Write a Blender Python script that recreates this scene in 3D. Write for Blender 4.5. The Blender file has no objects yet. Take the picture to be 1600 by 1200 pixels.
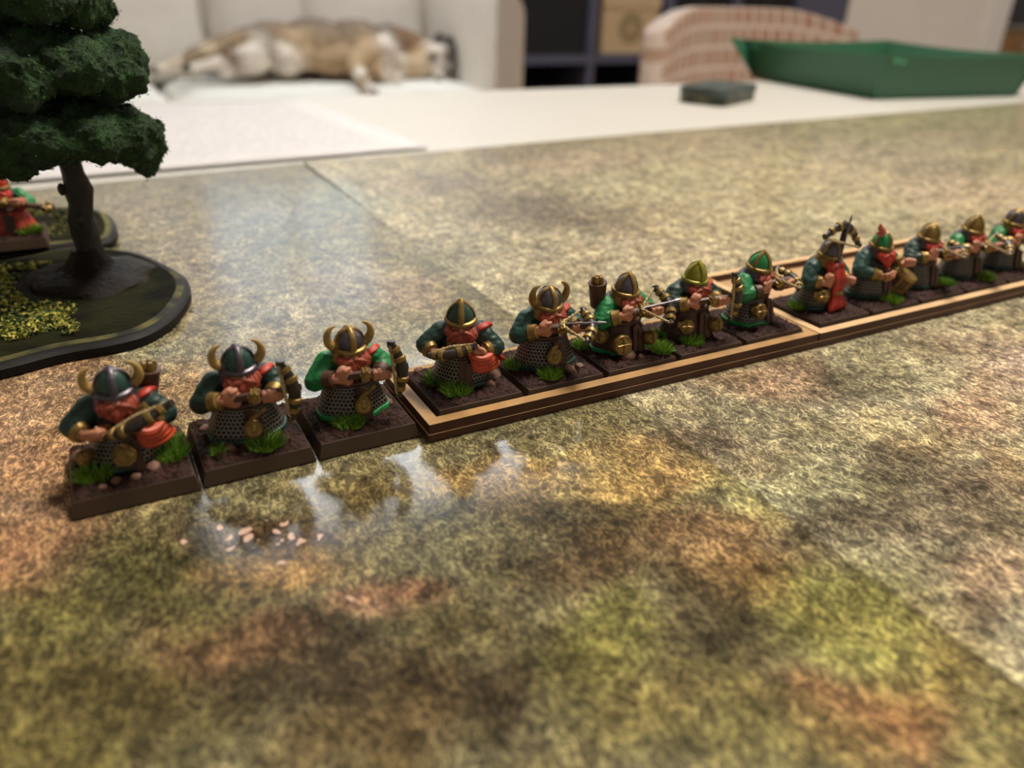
import bpy, bmesh, math, random
import numpy as np
from mathutils import Vector, Matrix, kdtree, noise as mnoise

scene = bpy.context.scene
COL = scene.collection
random.seed(7)
Z0 = 0.74                     # height of the table surface above the floor, metres

# ------------------------------------------------------------------ camera
cam_d = bpy.data.cameras.new('camera')
cam = bpy.data.objects.new('camera', cam_d)
COL.objects.link(cam)
scene.camera = cam
_r = Vector((0.88019074, -0.47378022, 0.02822342))
_u = Vector((0.1947255, 0.41471259, 0.88887313))
_f = Vector((0.43283511, 0.77688208, -0.45728328))
_m = Matrix((( _r.x, _u.x, -_f.x, 0.0127967), (_r.y, _u.y, -_f.y, -0.121915), (_r.z, _u.z, -_f.z, Z0 + 0.0790804), (0, 0, 0, 1)))
cam.matrix_world = _m
cam_d.sensor_width = 36.0
cam_d.lens = 1208.8 / 1600 * 36.0
cam_d.clip_start = 0.004
cam_d.clip_end = 50
cam_d.dof.use_dof = True
cam_d.dof.focus_distance = 0.163
cam_d.dof.aperture_fstop = 12.0

# ------------------------------------------------------------------ world, exposure
w = bpy.data.worlds.new('world')
scene.world = w
w.use_nodes = True
w.node_tree.nodes['Background'].inputs[0].default_value = (1.0, 0.90, 0.80, 1)
w.node_tree.nodes['Background'].inputs[1].default_value = 0.27
scene.view_settings.view_transform = 'Standard'
scene.view_settings.look = 'None'
scene.view_settings.gamma = 1.0
scene.view_settings.use_curve_mapping = False
scene.view_settings.exposure = 0.0
LAMP_COOL = 7.5               # emission of the unseen flat light added above the sofa
LAMP_WARM = 50.0               # emission of the unseen warm lamp added over the table

# ------------------------------------------------------------------ colour + material helpers
def lin(h):
    out = []
    for i in (0, 2, 4):
        c = int(h[i:i + 2], 16) / 255
        out.append(c / 12.92 if c <= 0.04045 else ((c + 0.055) / 1.055) ** 2.4)
    return out

MATS = {}
def mat(name, hexcol, rough=0.6, metal=0.0, var=0.15, vscale=300.0, bump=0.0, bscale=800.0, spec=0.5, attr=False, bdist=0.0003, col2=None, detail=4.0):
    """Principled material: colour broken up by object-space noise, optional bump and colour attribute."""
    if name in MATS:
        return MATS[name]
    m = bpy.data.materials.new(name)
    m.use_nodes = True
    nt = m.node_tree
    b = nt.nodes['Principled BSDF']
    b.inputs['Roughness'].default_value = rough
    b.inputs['Metallic'].default_value = metal
    b.inputs['Specular IOR Level'].default_value = spec
    tc = nt.nodes.new('ShaderNodeTexCoord')
    n = nt.nodes.new('ShaderNodeTexNoise')
    n.inputs['Scale'].default_value = vscale
    n.inputs['Detail'].default_value = detail
    nt.links.new(tc.outputs['Object'], n.inputs['Vector'])
    mix = nt.nodes.new('ShaderNodeMix'); mix.data_type = 'RGBA'
    c = lin(hexcol)
    if col2:
        c2 = lin(col2)
        mix.inputs[6].default_value = (*c, 1); mix.inputs[7].default_value = (*c2, 1)
        ramp = nt.nodes.new('ShaderNodeMapRange')
        ramp.inputs[1].default_value = 0.4; ramp.inputs[2].default_value = 0.6
        nt.links.new(n.outputs['Fac'], ramp.inputs[0]); nt.links.new(ramp.outputs[0], mix.inputs[0])
        out = mix.outputs[2]
    else:
        mr = nt.nodes.new('ShaderNodeMapRange')
        mr.inputs[1].default_value = 0.25; mr.inputs[2].default_value = 0.75
        mr.inputs[3].default_value = 1 - var; mr.inputs[4].default_value = 1 + var
        nt.links.new(n.outputs['Fac'], mr.inputs[0])
        mix.blend_type = 'MULTIPLY'; mix.inputs[0].default_value = 1.0
        mix.inputs[6].default_value = (*c, 1)
        if attr:
            at = nt.nodes.new('ShaderNodeAttribute'); at.attribute_name = 'Col'
            nt.links.new(at.outputs['Color'], mix.inputs[6])
        comb = nt.nodes.new('ShaderNodeCombineColor')
        for i in range(3): nt.links.new(mr.outputs[0], comb.inputs[i])
        nt.links.new(comb.outputs[0], mix.inputs[7])
        out = mix.outputs[2]
    nt.links.new(out, b.inputs['Base Color'])
    if bump:
        n2 = nt.nodes.new('ShaderNodeTexNoise')
        n2.inputs['Scale'].default_value = bscale; n2.inputs['Detail'].default_value = 5
        nt.links.new(tc.outputs['Object'], n2.inputs['Vector'])
        bp = nt.nodes.new('ShaderNodeBump')
        bp.inputs['Strength'].default_value = bump; bp.inputs['Distance'].default_value = bdist
        nt.links.new(n2.outputs['Fac'], bp.inputs['Height'])
        nt.links.new(bp.outputs[0], b.inputs['Normal'])
    MATS[name] = m
    return m

def emit(name, rgb, strength):
    m = bpy.data.materials.new(name); m.use_nodes = True
    nt = m.node_tree; nt.nodes.clear()
    e = nt.nodes.new('ShaderNodeEmission'); e.inputs[0].default_value = (*rgb, 1); e.inputs[1].default_value = strength
    o = nt.nodes.new('ShaderNodeOutputMaterial'); nt.links.new(e.outputs[0], o.inputs[0])
    return m

# ------------------------------------------------------------------ mesh builder
class MB:
    """Collects shapes; build() links them as ONE mesh object."""
    def __init__(s):
        s.v = []; s.f = []; s.c = []; s.cur = (1, 1, 1); s.mi = []; s.curm = 0; s.uv = {}
    def _add(s, vs, fs):
        o = len(s.v)
        s.v += [Vector(p) for p in vs]; s.c += [s.cur] * len(vs)
        s.f += [tuple(i + o for i in f) for f in fs]; s.mi += [s.curm] * len(fs)
        return o
    def box(s, a, b, M=None, taper=None):
        (x0, y0, z0), (x1, y1, z1) = a, b
        vs = [Vector(p) for p in ((x0,y0,z0),(x1,y0,z0),(x1,y1,z0),(x0,y1,z0),(x0,y0,z1),(x1,y0,z1),(x1,y1,z1),(x0,y1,z1))]
        if M is not None: vs = [M @ p for p in vs]
        s._add(vs, [(0,3,2,1),(4,5,6,7),(0,1,5,4),(1,2,6,5),(2,3,7,6),(3,0,4,7)])
    def frustum(s, c, a, z0, z1, b, M=None):
        """rectangular frustum: half-size a=(ax,ay) at z0, b at z1"""
        x, y = c
        vs = [(x-a[0],y-a[1],z0),(x+a[0],y-a[1],z0),(x+a[0],y+a[1],z0),(x-a[0],y+a[1],z0),(x-b[0],y-b[1],z1),(x+b[0],y-b[1],z1),(x+b[0],y+b[1],z1),(x-b[0],y+b[1],z1)]
        vs = [Vector(p) for p in vs]
        if M is not None: vs = [M @ p for p in vs]
        s._add(vs, [(0,3,2,1),(4,5,6,7),(0,1,5,4),(1,2,6,5),(2,3,7,6),(3,0,4,7)])
    def ell(s, c, r, M=None, n=14, m=9, jit=0):
        if not hasattr(r, '__len__'): r = (r, r, r)
        c = Vector(c); vs = [Vector((0,0,-1))]
        for i in range(1, m):
            t = -math.pi/2 + math.pi*i/m
            for j in range(n):
                a = 2*math.pi*j/n
                vs.append(Vector((math.cos(t)*math.cos(a), math.cos(t)*math.sin(a), math.sin(t))))
        vs.append(Vector((0,0,1)))
        out = []
        for p in vs:
            k = 1 + (mnoise.noise(p*1.3 + c*0.7)*jit if jit else 0)
            q = Vector((p.x*r[0], p.y*r[1], p.z*r[2]))*k
            if M is not None: q = M.to_3x3() @ q
            out.append(q + c)
        fs = [(0, 1+(j+1)%n, 1+j) for j in range(n)]
        for i in range(m-2):
            for j in range(n):
                a = 1+i*n+j; b = 1+i*n+(j+1)%n
                fs.append((a, b, b+n, a+n))
        t = len(vs)-1; o = 1+(m-2)*n
        fs += [(o+j, o+(j+1)%n, t) for j in range(n)]
        s._add(out, fs)
    def tube(s, pts, rad, n=8, cap=True, flat=1.0, up=None):
        pts = [Vector(p) for p in pts]
        if not hasattr(rad, '__len__'): rad = [rad]*len(pts)
        ref = Vector(up) if up else None
        vs = []; prev = None
        for i, p in enumerate(pts):
            t = (pts[min(i+1, len(pts)-1)] - pts[max(i-1, 0)])
            if t.length < 1e-9: t = Vector((0,0,1))
            t.normalize()
            if prev is None:
                a = ref if ref else (Vector((0,0,1)) if abs(t.z) < 0.9 else Vector((1,0,0)))
            else: a = prev
            a = (a - t*a.dot(t))
            if a.length < 1e-6: a = Vector((1,0,0)) - t*t.x
            a.normalize(); prev = a
            b = t.cross(a)
            for j in range(n):
                q = 2*math.pi*j/n
                vs.append(p + (a*math.cos(q)*flat + b*math.sin(q))*rad[i])
        fs = []
        for i in range(len(pts)-1):
            for j in range(n):
                fs.append((i*n+j, i*n+(j+1)%n, (i+1)*n+(j+1)%n, (i+1)*n+j))
        if cap:
            fs.append(tuple(range(n-1, -1, -1))); o = (len(pts)-1)*n
            fs.append(tuple(o+j for j in range(n)))
        s._add(vs, fs)
    def cap(s, a, b, ra, rb, n=12):
        """tapered capsule"""
        a = Vector(a); b = Vector(b); d = (b-a).normalized()
        pts = []; rr = []
        for k in (-0.98, -0.8, -0.45, 0):
            pts.append(a + d*ra*k); rr.append(ra*math.sqrt(1-k*k))
        for k in (0, 0.45, 0.8, 0.98):
            pts.append(b + d*rb*k); rr.append(rb*math.sqrt(1-k*k))
        s.tube(pts, rr, n)
    def lathe(s, prof, n=24, M=None, sx=1, sy=1, fn=None, a0=0, a1=2*math.pi, close=True):
        """prof [(r,z)...]; fn(r,a,z)->r"""
        vs = []; full = abs(a1-a0-2*math.pi) < 1e-6
        k = n if full else n+1
        for r, z in prof:
            for j in range(k):
                a = a0 + (a1-a0)*j/n
                rr = fn(r, a, z) if fn else r
                p = Vector((rr*math.cos(a)*sx, rr*math.sin(a)*sy, z))
                vs.append(M @ p if M is not None else p)
        fs = []
        for i in range(len(prof)-1):
            for j in range(n):
                a = i*k+j; b = i*k+((j+1) % k if full else j+1)
                fs.append((a, b, b+k, a+k))
        if close and full:
            if prof[0][0] > 1e-6: fs.append(tuple(range(k-1, -1, -1)))
            if prof[-1][0] > 1e-6:
                o = (len(prof)-1)*k; fs.append(tuple(o+j for j in range(k)))
        o = s._add(vs, fs)
        for i, (r, z) in enumerate(prof):
            for j in range(k): s.uv[o+i*k+j] = (j/n, i/(len(prof)-1))
        return o
    def prism(s, outline, z0, z1, M=None):
        n = len(outline)
        vs = [Vector((x,y,z0)) for x,y in outline] + [Vector((x,y,z1)) for x,y in outline]
        if M is not None: vs = [M @ p for p in vs]
        fs = [tuple(range(n-1,-1,-1)), tuple(range(n,2*n))]
        fs += [(i,(i+1)%n,n+(i+1)%n,n+i) for i in range(n)]
        s._add(vs, fs)
    def grid(s, P, nu, nv, wrap=False):
        vs = [P(i/(nu-1), j/(nv-1)) for j in range(nv) for i in range(nu)]
        fs = [(j*nu+i, j*nu+i+1, (j+1)*nu+i+1, (j+1)*nu+i) for j in range(nv-1) for i in range(nu-1)]
        o = s._add(vs, fs)
        for j in range(nv):
            for i in range(nu): s.uv[o+j*nu+i] = (i/(nu-1), j/(nv-1))
    def mesh(s, name, M=None):
        me = bpy.data.meshes.new(name)
        me.from_pydata([tuple(M @ p) if M is not None else tuple(p) for p in s.v], [], s.f)
        return me
    def build(s, name, m, parent=None, M=None, scale=0.001, smooth=True, col=False, loc=None, thick=0, bevel=0, subsurf=0, sharp=40):
        me = s.mesh(name, M)
        mm = m if isinstance(m, (list, tuple)) else [m]
        for x in mm: me.materials.append(x)
        if len(mm) > 1: me.polygons.foreach_set('material_index', s.mi)
        if s.uv:
            l = me.uv_layers.new(name='UVMap')
            vi = np.zeros(len(me.loops), np.int32); me.loops.foreach_get('vertex_index', vi)
            l.data.foreach_set('uv', np.array([s.uv.get(int(i), (0, 0)) for i in vi], np.float32).ravel())
        if col:
            at = me.color_attributes.new('Col', 'FLOAT_COLOR', 'POINT')
            at.data.foreach_set('color', np.array([(*c, 1) for c in s.c], np.float32).ravel())
        return link(name, me, parent, scale, smooth, loc, thick, bevel, subsurf, sharp)
    def remeshed(s, name, m, parent, voxel, M=None, scale=0.001, knn=1, disp=None, smooth_it=2):
        """voxel-remesh the shapes into one continuous surface and carry the colours over"""
        me = s.mesh(name + '_src')
        ob = bpy.data.objects.new(name + '_src', me); COL.objects.link(ob)
        md = ob.modifiers.new('r', 'REMESH'); md.mode = 'VOXEL'; md.voxel_size = voxel
        if smooth_it:
            sm = ob.modifiers.new('s', 'SMOOTH'); sm.iterations = smooth_it; sm.factor = 0.4
        dg = bpy.context.evaluated_depsgraph_get()
        me2 = bpy.data.meshes.new_from_object(ob.evaluated_get(dg))
        bpy.data.objects.remove(ob); bpy.data.meshes.remove(me)
        me2.name = name
        kd = kdtree.KDTree(len(s.v))
        for i, p in enumerate(s.v): kd.insert(p, i)
        kd.balance()
        cols = []
        for v in me2.vertices:
            if knn == 1:
                cols.append((*s.c[kd.find(v.co)[1]], 1))
            else:
                a = np.zeros(3); wt = 0
                for co, i, d in kd.find_n(v.co, knn):
                    q = 1/(d*d+1e-6); a += np.array(s.c[i])*q; wt += q
                cols.append((*(a/wt), 1))
        at = me2.color_attributes.new('Col', 'FLOAT_COLOR', 'POINT')
        at.data.foreach_set('color', np.array(cols, np.float32).ravel())
        if disp:
            ns = [v.normal.copy() for v in me2.vertices]
            for v, n in zip(me2.vertices, ns): v.co = v.co + n*disp(v.co)
        if M is not None: me2.transform(M)
        me2.materials.clear(); me2.materials.append(m)
        return link(name, me2, parent, scale, True, None)

def link(name, me, parent=None, scale=0.001, smooth=True, loc=None, thick=0, bevel=0, subsurf=0, sharp=40):
    if scale != 1: me.transform(Matrix.Scale(scale, 4))
    bm = bmesh.new(); bm.from_mesh(me)
    if bevel or True:
        bmesh.ops.recalc_face_normals(bm, faces=bm.faces)
    bm.to_mesh(me); bm.free()
    if smooth:
        me.polygons.foreach_set('use_smooth', [True]*len(me.polygons))
        if sharp: me.set_sharp_from_angle(angle=math.radians(sharp))
    o = bpy.data.objects.new(name, me); COL.objects.link(o)
    if parent: o.parent = parent
    if loc is not None: o.location = loc
    if thick:
        t = o.modifiers.new('thickness', 'SOLIDIFY'); t.thickness = thick; t.offset = 0
    if bevel:
        t = o.modifiers.new('bevel', 'BEVEL'); t.width = bevel; t.segments = 3; t.limit_method = 'ANGLE'
    if subsurf:
        t = o.modifiers.new('sub', 'SUBSURF'); t.levels = subsurf; t.render_levels = subsurf
    return o

def tag(o, label=None, cat=None, group=None, kind=None):
    if label: o['label'] = label
    if cat: o['category'] = cat
    if group: o['group'] = group
    if kind: o['kind'] = kind
    return o
def thing(name, label, cat, loc=(0,0,0), rz=0, group=None):
    o = bpy.data.objects.new(name, None); COL.objects.link(o)
    o.empty_display_size = 0.01
    o.location = loc; o.rotation_euler = (0,0,rz)
    return tag(o, label, cat, group)
def tl(x, y, z=0):            # table coordinates in millimetres -> world metres
    return (x/1000, y/1000, Z0 + z/1000)

# ------------------------------------------------------------------ the room
M_wall = mat('wall_paint', 'EAE6DE', 0.85, var=0.03, vscale=4)
M_ceil = mat('ceiling_paint', 'E6E4E0', 0.9, var=0.02, vscale=3)
M_floor = mat('oak_floor', '8A6440', 0.5, var=0.25, vscale=6, bump=0.1, bscale=20, bdist=0.002)
def rbox(name, a, b, m, parent=None, bevel=0.0, kind=None, subsurf=0):
    mb = MB(); mb.box(a, b)
    o = mb.build(name, m, parent, scale=1, smooth=bool(bevel), bevel=bevel, subsurf=subsurf)
    if kind: tag(o, kind=kind)
    return o
fl = rbox('floor', (-2.6,-2.4,-0.05), (9.5,5.2,0.0), M_floor, kind='structure')
tag(rbox('ceiling', (-2.6,-2.4,2.5), (9.5,5.2,2.55), M_ceil, kind='structure'))
wb = rbox('wall_back', (-2.6,3.62,0.0), (3.93,3.72,2.5), M_wall, kind='structure')
rbox('wall_left', (-2.7,-2.4,0.0), (-2.6,3.72,2.5), M_wall, kind='structure')
rbox('wall_partition', (3.93,3.2,0.0), (5.2,3.3,2.5), mat('partition_paint','F2EDE6',0.8,var=0.03,vscale=4), kind='structure')
rbox('trim_1', (5.2,3.17,0.0), (5.38,3.32,2.2), mat('trim_paint','F2EFEA',0.5,var=0.02,vscale=4), kind='structure', bevel=0.006)
rbox('wall_far', (3.93,4.7,0.0), (9.5,4.8,2.5), M_wall, kind='structure')
rbox('baseboard_back', (-2.6,3.6,0.0), (1.7,3.62,0.09), MATS['trim_paint'], kind='structure', bevel=0.003)

# unseen window added above the sofa: glowing panes for the mat's cool reflected haze
wd = tag(rbox('unseen_window_1', (0.42,3.585,1.50), (1.28,3.619,1.56), MATS['trim_paint'], kind='structure'))
for a, b in (((0.42,3.585,2.30),(1.28,3.619,2.36)), ((0.42,3.585,1.56),(0.48,3.619,2.30)), ((1.22,3.585,1.56),(1.28,3.619,2.30)), ((0.83,3.59,1.56),(0.87,3.619,2.30))):
    rbox('window_frame', a, b, MATS['trim_paint'], wd)
M_pane_glow = emit('cool_glow_pane', (0.82,0.92,1.0), 1.7)  # the panes themselves glow; no sky lies behind them
for x0, x1 in ((0.48,0.83),(0.87,1.22)):
    rbox('pane', (x0,3.605,1.56), (x1,3.617,2.30), M_pane_glow, wd)
# unseen added lamps: cool panel (mirrored in the mat), warm lamp over the table
cl = thing('unseen_ceiling_light', 'unseen wide flat white ceiling light added above the sofa', 'ceiling light', (0.95, 2.75, 2.5))  # unseen, placed so its reflection falls on the mat
mb = MB(); mb.box((-0.77,-0.52,-0.05), (0.77,0.52,-0.001)); mb.build('housing', mat('lamp_white','E8E8E8',0.5), cl, scale=1, smooth=False)
mb = MB(); mb.box((-0.75,-0.5,-0.065), (0.75,0.5,-0.05)); mb.build('diffuser', emit('cool_light', (0.93,0.97,1.0), LAMP_COOL), cl, scale=1, smooth=False)
c2 = thing('unseen_ceiling_light', 'unseen round flat ceiling light added to brighten the white partition wall', 'ceiling light', (4.6, 0.5, 2.5))  # unseen lamp added to brighten the dim partition wall
mb = MB(); mb.lathe([(0.40,-0.05),(0.40,-0.001)], 40); mb.build('housing', MATS['lamp_white'], c2, scale=1)
mb = MB(); mb.lathe([(0,-0.075),(0.30,-0.07),(0.385,-0.05),(0,-0.05)], 40); mb.build('diffuser', emit('partition_fill_light', (1.0,0.93,0.83), LAMP_COOL*4.5), c2, scale=1)
pl = thing('unseen_pendant_lamp', 'unseen round lamp added over the gaming table to light it', 'lamp', (0.52, 0.12, 2.5))  # unseen, added to light the table, kept out of the mat's reflections
mb = MB(); mb.lathe([(0.06,-0.03),(0.06,-0.001)], 24); mb.build('canopy', MATS['lamp_white'], pl, scale=1)
mb = MB(); mb.tube([(0,0,-0.03),(0,0,-0.62)], 0.004, 8); mb.build('cable', mat('lamp_cable','222222',0.6), pl, scale=1)
mb = MB(); mb.lathe([(0.03,-0.60),(0.05,-0.62),(0.17,-0.72),(0.20,-0.80)], 36, close=False); mb.build('shade', MATS['lamp_white'], pl, scale=1, thick=0.004)
mb = MB(); mb.lathe([(0.0,-0.80),(0.175,-0.795),(0.18,-0.785),(0.0,-0.77)], 36); mb.build('bulb', emit('warm_light', (1.0,0.90,0.76), LAMP_WARM), pl, scale=1)

# ------------------------------------------------------------------ table
M_table = mat('white_laminate', 'CBC9C4', 0.35, var=0.02, vscale=8)
tb = thing('gaming_table', 'large white laminate table carrying the printed battle mats', 'table', (0.6, 0.0, 0))
mb = MB(); mb.box((-1.1,-0.55,Z0-0.0306), (1.2,0.505,Z0-0.0006)); mb.build('tabletop', M_table, tb, scale=1, bevel=0.002)
for sx in (-1.03, 1.13):
    for sy in (-0.48, 0.435):
        mb = MB(); mb.box((sx-0.03,sy-0.03,0), (sx+0.03,sy+0.03,Z0-0.0306)); mb.build('leg', M_table, tb, scale=1, bevel=0.003)

# ------------------------------------------------------------------ printed battle mats
MAT_PATCHES = [
    (-6.9, 30.6, 10.6, -5.1, 0.4, -29.0, 'D2A07A'), (10.9, 48.5, 17.1, -8.0, -1.0, -13.0, 'C8A078'), (-8.2, -4.1, 6.0, -3.0, 0.2, -8.6, 'B88058'),
    (-2.3, 68.9, 11.6, -5.4, -0.1, -7.5, 'C8966E'), (-4.8, 43.3, 6.8, -3.2, 0.0, -8.9, 'DEB48C'), (11.0, -20.1, 12.5, -6.2, -1.0, -8.9, '5A5A30'),
    (-2.4, -22.2, 7.0, -3.5, -0.1, -8.2, '787438'), (1.4, -41.0, 12.3, -6.2, -0.4, -7.2, '6A6030'), (-4.7, -43.9, 5.8, -3.0, 0.0, -3.8, '96883E'),
    (-6.2, -30.4, 4.3, -2.2, 0.1, -5.9, '8C8040'), (24.7, -16.0, 9.0, -4.5, -0.9, -4.6, '4A2E20'), (23.8, -24.9, 6.8, -3.4, -0.9, -4.1, 'B88A48'),
    (25.5, -47.6, 14.5, -7.4, -1.5, -5.7, '483A2A'), (17.8, -37.6, 8.3, -4.2, -0.6, -3.5, '8A6444'), (14.0, -30.4, 4.7, -2.4, -0.6, -3.9, '7C7238'),
    (36.8, -39.7, 4.9, -2.4, -0.8, -2.2, 'B48468'), (43.4, -37.8, 4.2, -2.1, -1.0, -2.6, 'A06A50'), (65.1, -42.1, 7.2, -3.6, -2.7, -4.6, '504632'),
    (42.6, -16.2, 6.8, -3.3, -1.7, -5.2, '78683A'), (52.7, -30.7, 11.0, -5.4, -3.3, -7.4, '747050'), (65.6, -18.8, 7.2, -3.5, -2.3, -4.5, 'B08E50'),
    (86.6, -26.7, 12.8, -6.2, -3.6, -5.2, 'CCAA60'), (98.5, -22.6, 4.5, -2.2, -2.9, -3.8, 'C8A468'), (92.2, -48.3, 7.7, -3.8, -4.6, -5.3, 'B48C60'),
    (91.8, -60.3, 7.1, -3.5, -4.8, -4.9, 'B89058'), (98.6, -71.3, 9.3, -4.7, -6.5, -5.5, 'A09E4A'), (71.5, -46.9, 8.0, -4.0, -2.5, -3.7, '806440'),
    (61.7, -59.7, 6.3, -3.2, -3.9, -5.9, '8A8A40'), (80.0, -64.9, 5.7, -2.9, -6.9, -7.7, '544A34'), (85.3, -84.6, 7.2, -3.7, -4.8, -4.0, 'B07848'),
    (64.4, -72.9, 7.9, -4.0, -3.7, -4.6, '8E8448'), (48.0, -61.3, 4.4, -2.2, -3.4, -6.3, '443828'), (38.8, -59.9, 6.3, -3.2, -1.9, -4.4, '54452F'),
    (96.9, -94.7, 6.4, -3.2, -5.3, -3.4, 'A0965A'), (29.6, -60.4, 6.0, -3.1, -1.2, -3.3, '786440'), (74.5, -83.3, 8.3, -4.2, -3.4, -3.3, '96904C'),
    (98.5, -82.1, 7.1, -3.6, -5.0, -3.7, 'A8984E'), (70.0, -29.6, 7.9, -3.9, -2.3, -4.0, '5E5034'), (82.8, -39.8, 6.8, -3.4, -2.6, -3.6, '5A4C30'),
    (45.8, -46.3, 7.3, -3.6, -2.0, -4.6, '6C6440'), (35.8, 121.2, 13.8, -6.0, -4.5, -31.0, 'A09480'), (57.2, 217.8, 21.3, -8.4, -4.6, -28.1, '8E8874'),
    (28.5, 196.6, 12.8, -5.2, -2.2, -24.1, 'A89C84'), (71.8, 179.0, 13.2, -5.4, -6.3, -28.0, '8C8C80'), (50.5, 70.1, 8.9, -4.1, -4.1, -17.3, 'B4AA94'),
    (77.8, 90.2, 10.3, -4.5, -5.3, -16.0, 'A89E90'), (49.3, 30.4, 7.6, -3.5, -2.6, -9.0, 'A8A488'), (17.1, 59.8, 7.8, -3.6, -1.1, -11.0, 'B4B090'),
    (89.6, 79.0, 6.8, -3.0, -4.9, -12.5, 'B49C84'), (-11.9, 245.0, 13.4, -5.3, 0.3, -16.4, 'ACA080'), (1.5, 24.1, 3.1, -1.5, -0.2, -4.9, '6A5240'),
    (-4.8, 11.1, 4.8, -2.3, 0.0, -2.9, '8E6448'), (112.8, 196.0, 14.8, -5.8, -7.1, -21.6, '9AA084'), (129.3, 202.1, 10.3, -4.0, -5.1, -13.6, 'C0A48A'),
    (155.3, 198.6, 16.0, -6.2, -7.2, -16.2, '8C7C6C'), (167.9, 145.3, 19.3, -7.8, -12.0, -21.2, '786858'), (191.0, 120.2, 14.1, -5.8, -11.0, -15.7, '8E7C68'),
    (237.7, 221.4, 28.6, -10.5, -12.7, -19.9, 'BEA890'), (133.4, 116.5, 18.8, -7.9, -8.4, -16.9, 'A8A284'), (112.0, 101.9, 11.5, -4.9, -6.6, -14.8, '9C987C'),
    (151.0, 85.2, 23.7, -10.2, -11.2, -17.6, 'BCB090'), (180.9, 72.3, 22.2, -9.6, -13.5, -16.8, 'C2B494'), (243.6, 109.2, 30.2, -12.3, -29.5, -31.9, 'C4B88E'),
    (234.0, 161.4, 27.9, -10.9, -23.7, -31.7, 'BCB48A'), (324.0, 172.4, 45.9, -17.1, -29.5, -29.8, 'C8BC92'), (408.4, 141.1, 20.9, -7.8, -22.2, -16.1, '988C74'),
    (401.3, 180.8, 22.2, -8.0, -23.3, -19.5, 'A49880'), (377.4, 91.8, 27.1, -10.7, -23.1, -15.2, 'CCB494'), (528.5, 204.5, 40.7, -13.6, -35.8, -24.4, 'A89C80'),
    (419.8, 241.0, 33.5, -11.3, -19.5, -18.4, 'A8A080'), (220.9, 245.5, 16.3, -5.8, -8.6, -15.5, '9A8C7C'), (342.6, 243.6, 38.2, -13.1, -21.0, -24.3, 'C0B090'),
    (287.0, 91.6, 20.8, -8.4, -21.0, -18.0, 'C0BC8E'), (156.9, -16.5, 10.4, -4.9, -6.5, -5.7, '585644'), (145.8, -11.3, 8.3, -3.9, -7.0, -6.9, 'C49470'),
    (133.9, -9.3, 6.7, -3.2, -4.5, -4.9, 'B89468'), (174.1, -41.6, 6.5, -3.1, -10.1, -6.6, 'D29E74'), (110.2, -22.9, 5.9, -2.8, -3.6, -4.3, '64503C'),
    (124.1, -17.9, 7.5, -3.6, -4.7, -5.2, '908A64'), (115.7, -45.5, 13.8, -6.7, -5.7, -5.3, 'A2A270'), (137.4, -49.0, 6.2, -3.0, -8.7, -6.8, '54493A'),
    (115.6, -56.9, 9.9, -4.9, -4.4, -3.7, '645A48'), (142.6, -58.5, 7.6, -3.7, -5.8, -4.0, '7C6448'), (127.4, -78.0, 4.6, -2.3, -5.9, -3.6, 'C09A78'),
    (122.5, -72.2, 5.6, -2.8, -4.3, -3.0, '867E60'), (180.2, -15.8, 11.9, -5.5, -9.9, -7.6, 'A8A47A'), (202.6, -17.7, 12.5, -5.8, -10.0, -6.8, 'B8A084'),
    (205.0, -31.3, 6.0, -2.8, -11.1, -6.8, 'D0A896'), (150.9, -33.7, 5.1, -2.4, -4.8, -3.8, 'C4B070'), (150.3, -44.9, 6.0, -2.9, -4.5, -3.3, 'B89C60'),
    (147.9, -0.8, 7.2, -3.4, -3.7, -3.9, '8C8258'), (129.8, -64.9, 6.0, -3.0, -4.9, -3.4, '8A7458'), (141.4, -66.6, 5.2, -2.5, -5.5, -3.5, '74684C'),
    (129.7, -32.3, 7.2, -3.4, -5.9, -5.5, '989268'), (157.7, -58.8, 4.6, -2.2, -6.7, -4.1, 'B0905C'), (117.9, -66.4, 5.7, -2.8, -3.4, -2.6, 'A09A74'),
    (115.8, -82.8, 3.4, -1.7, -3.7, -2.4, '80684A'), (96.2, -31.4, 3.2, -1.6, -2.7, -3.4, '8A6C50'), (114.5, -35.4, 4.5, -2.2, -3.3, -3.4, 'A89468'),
    (219.6, 4.0, 17.6, -7.9, -9.3, -6.8, 'B8AC84'),
]

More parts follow.
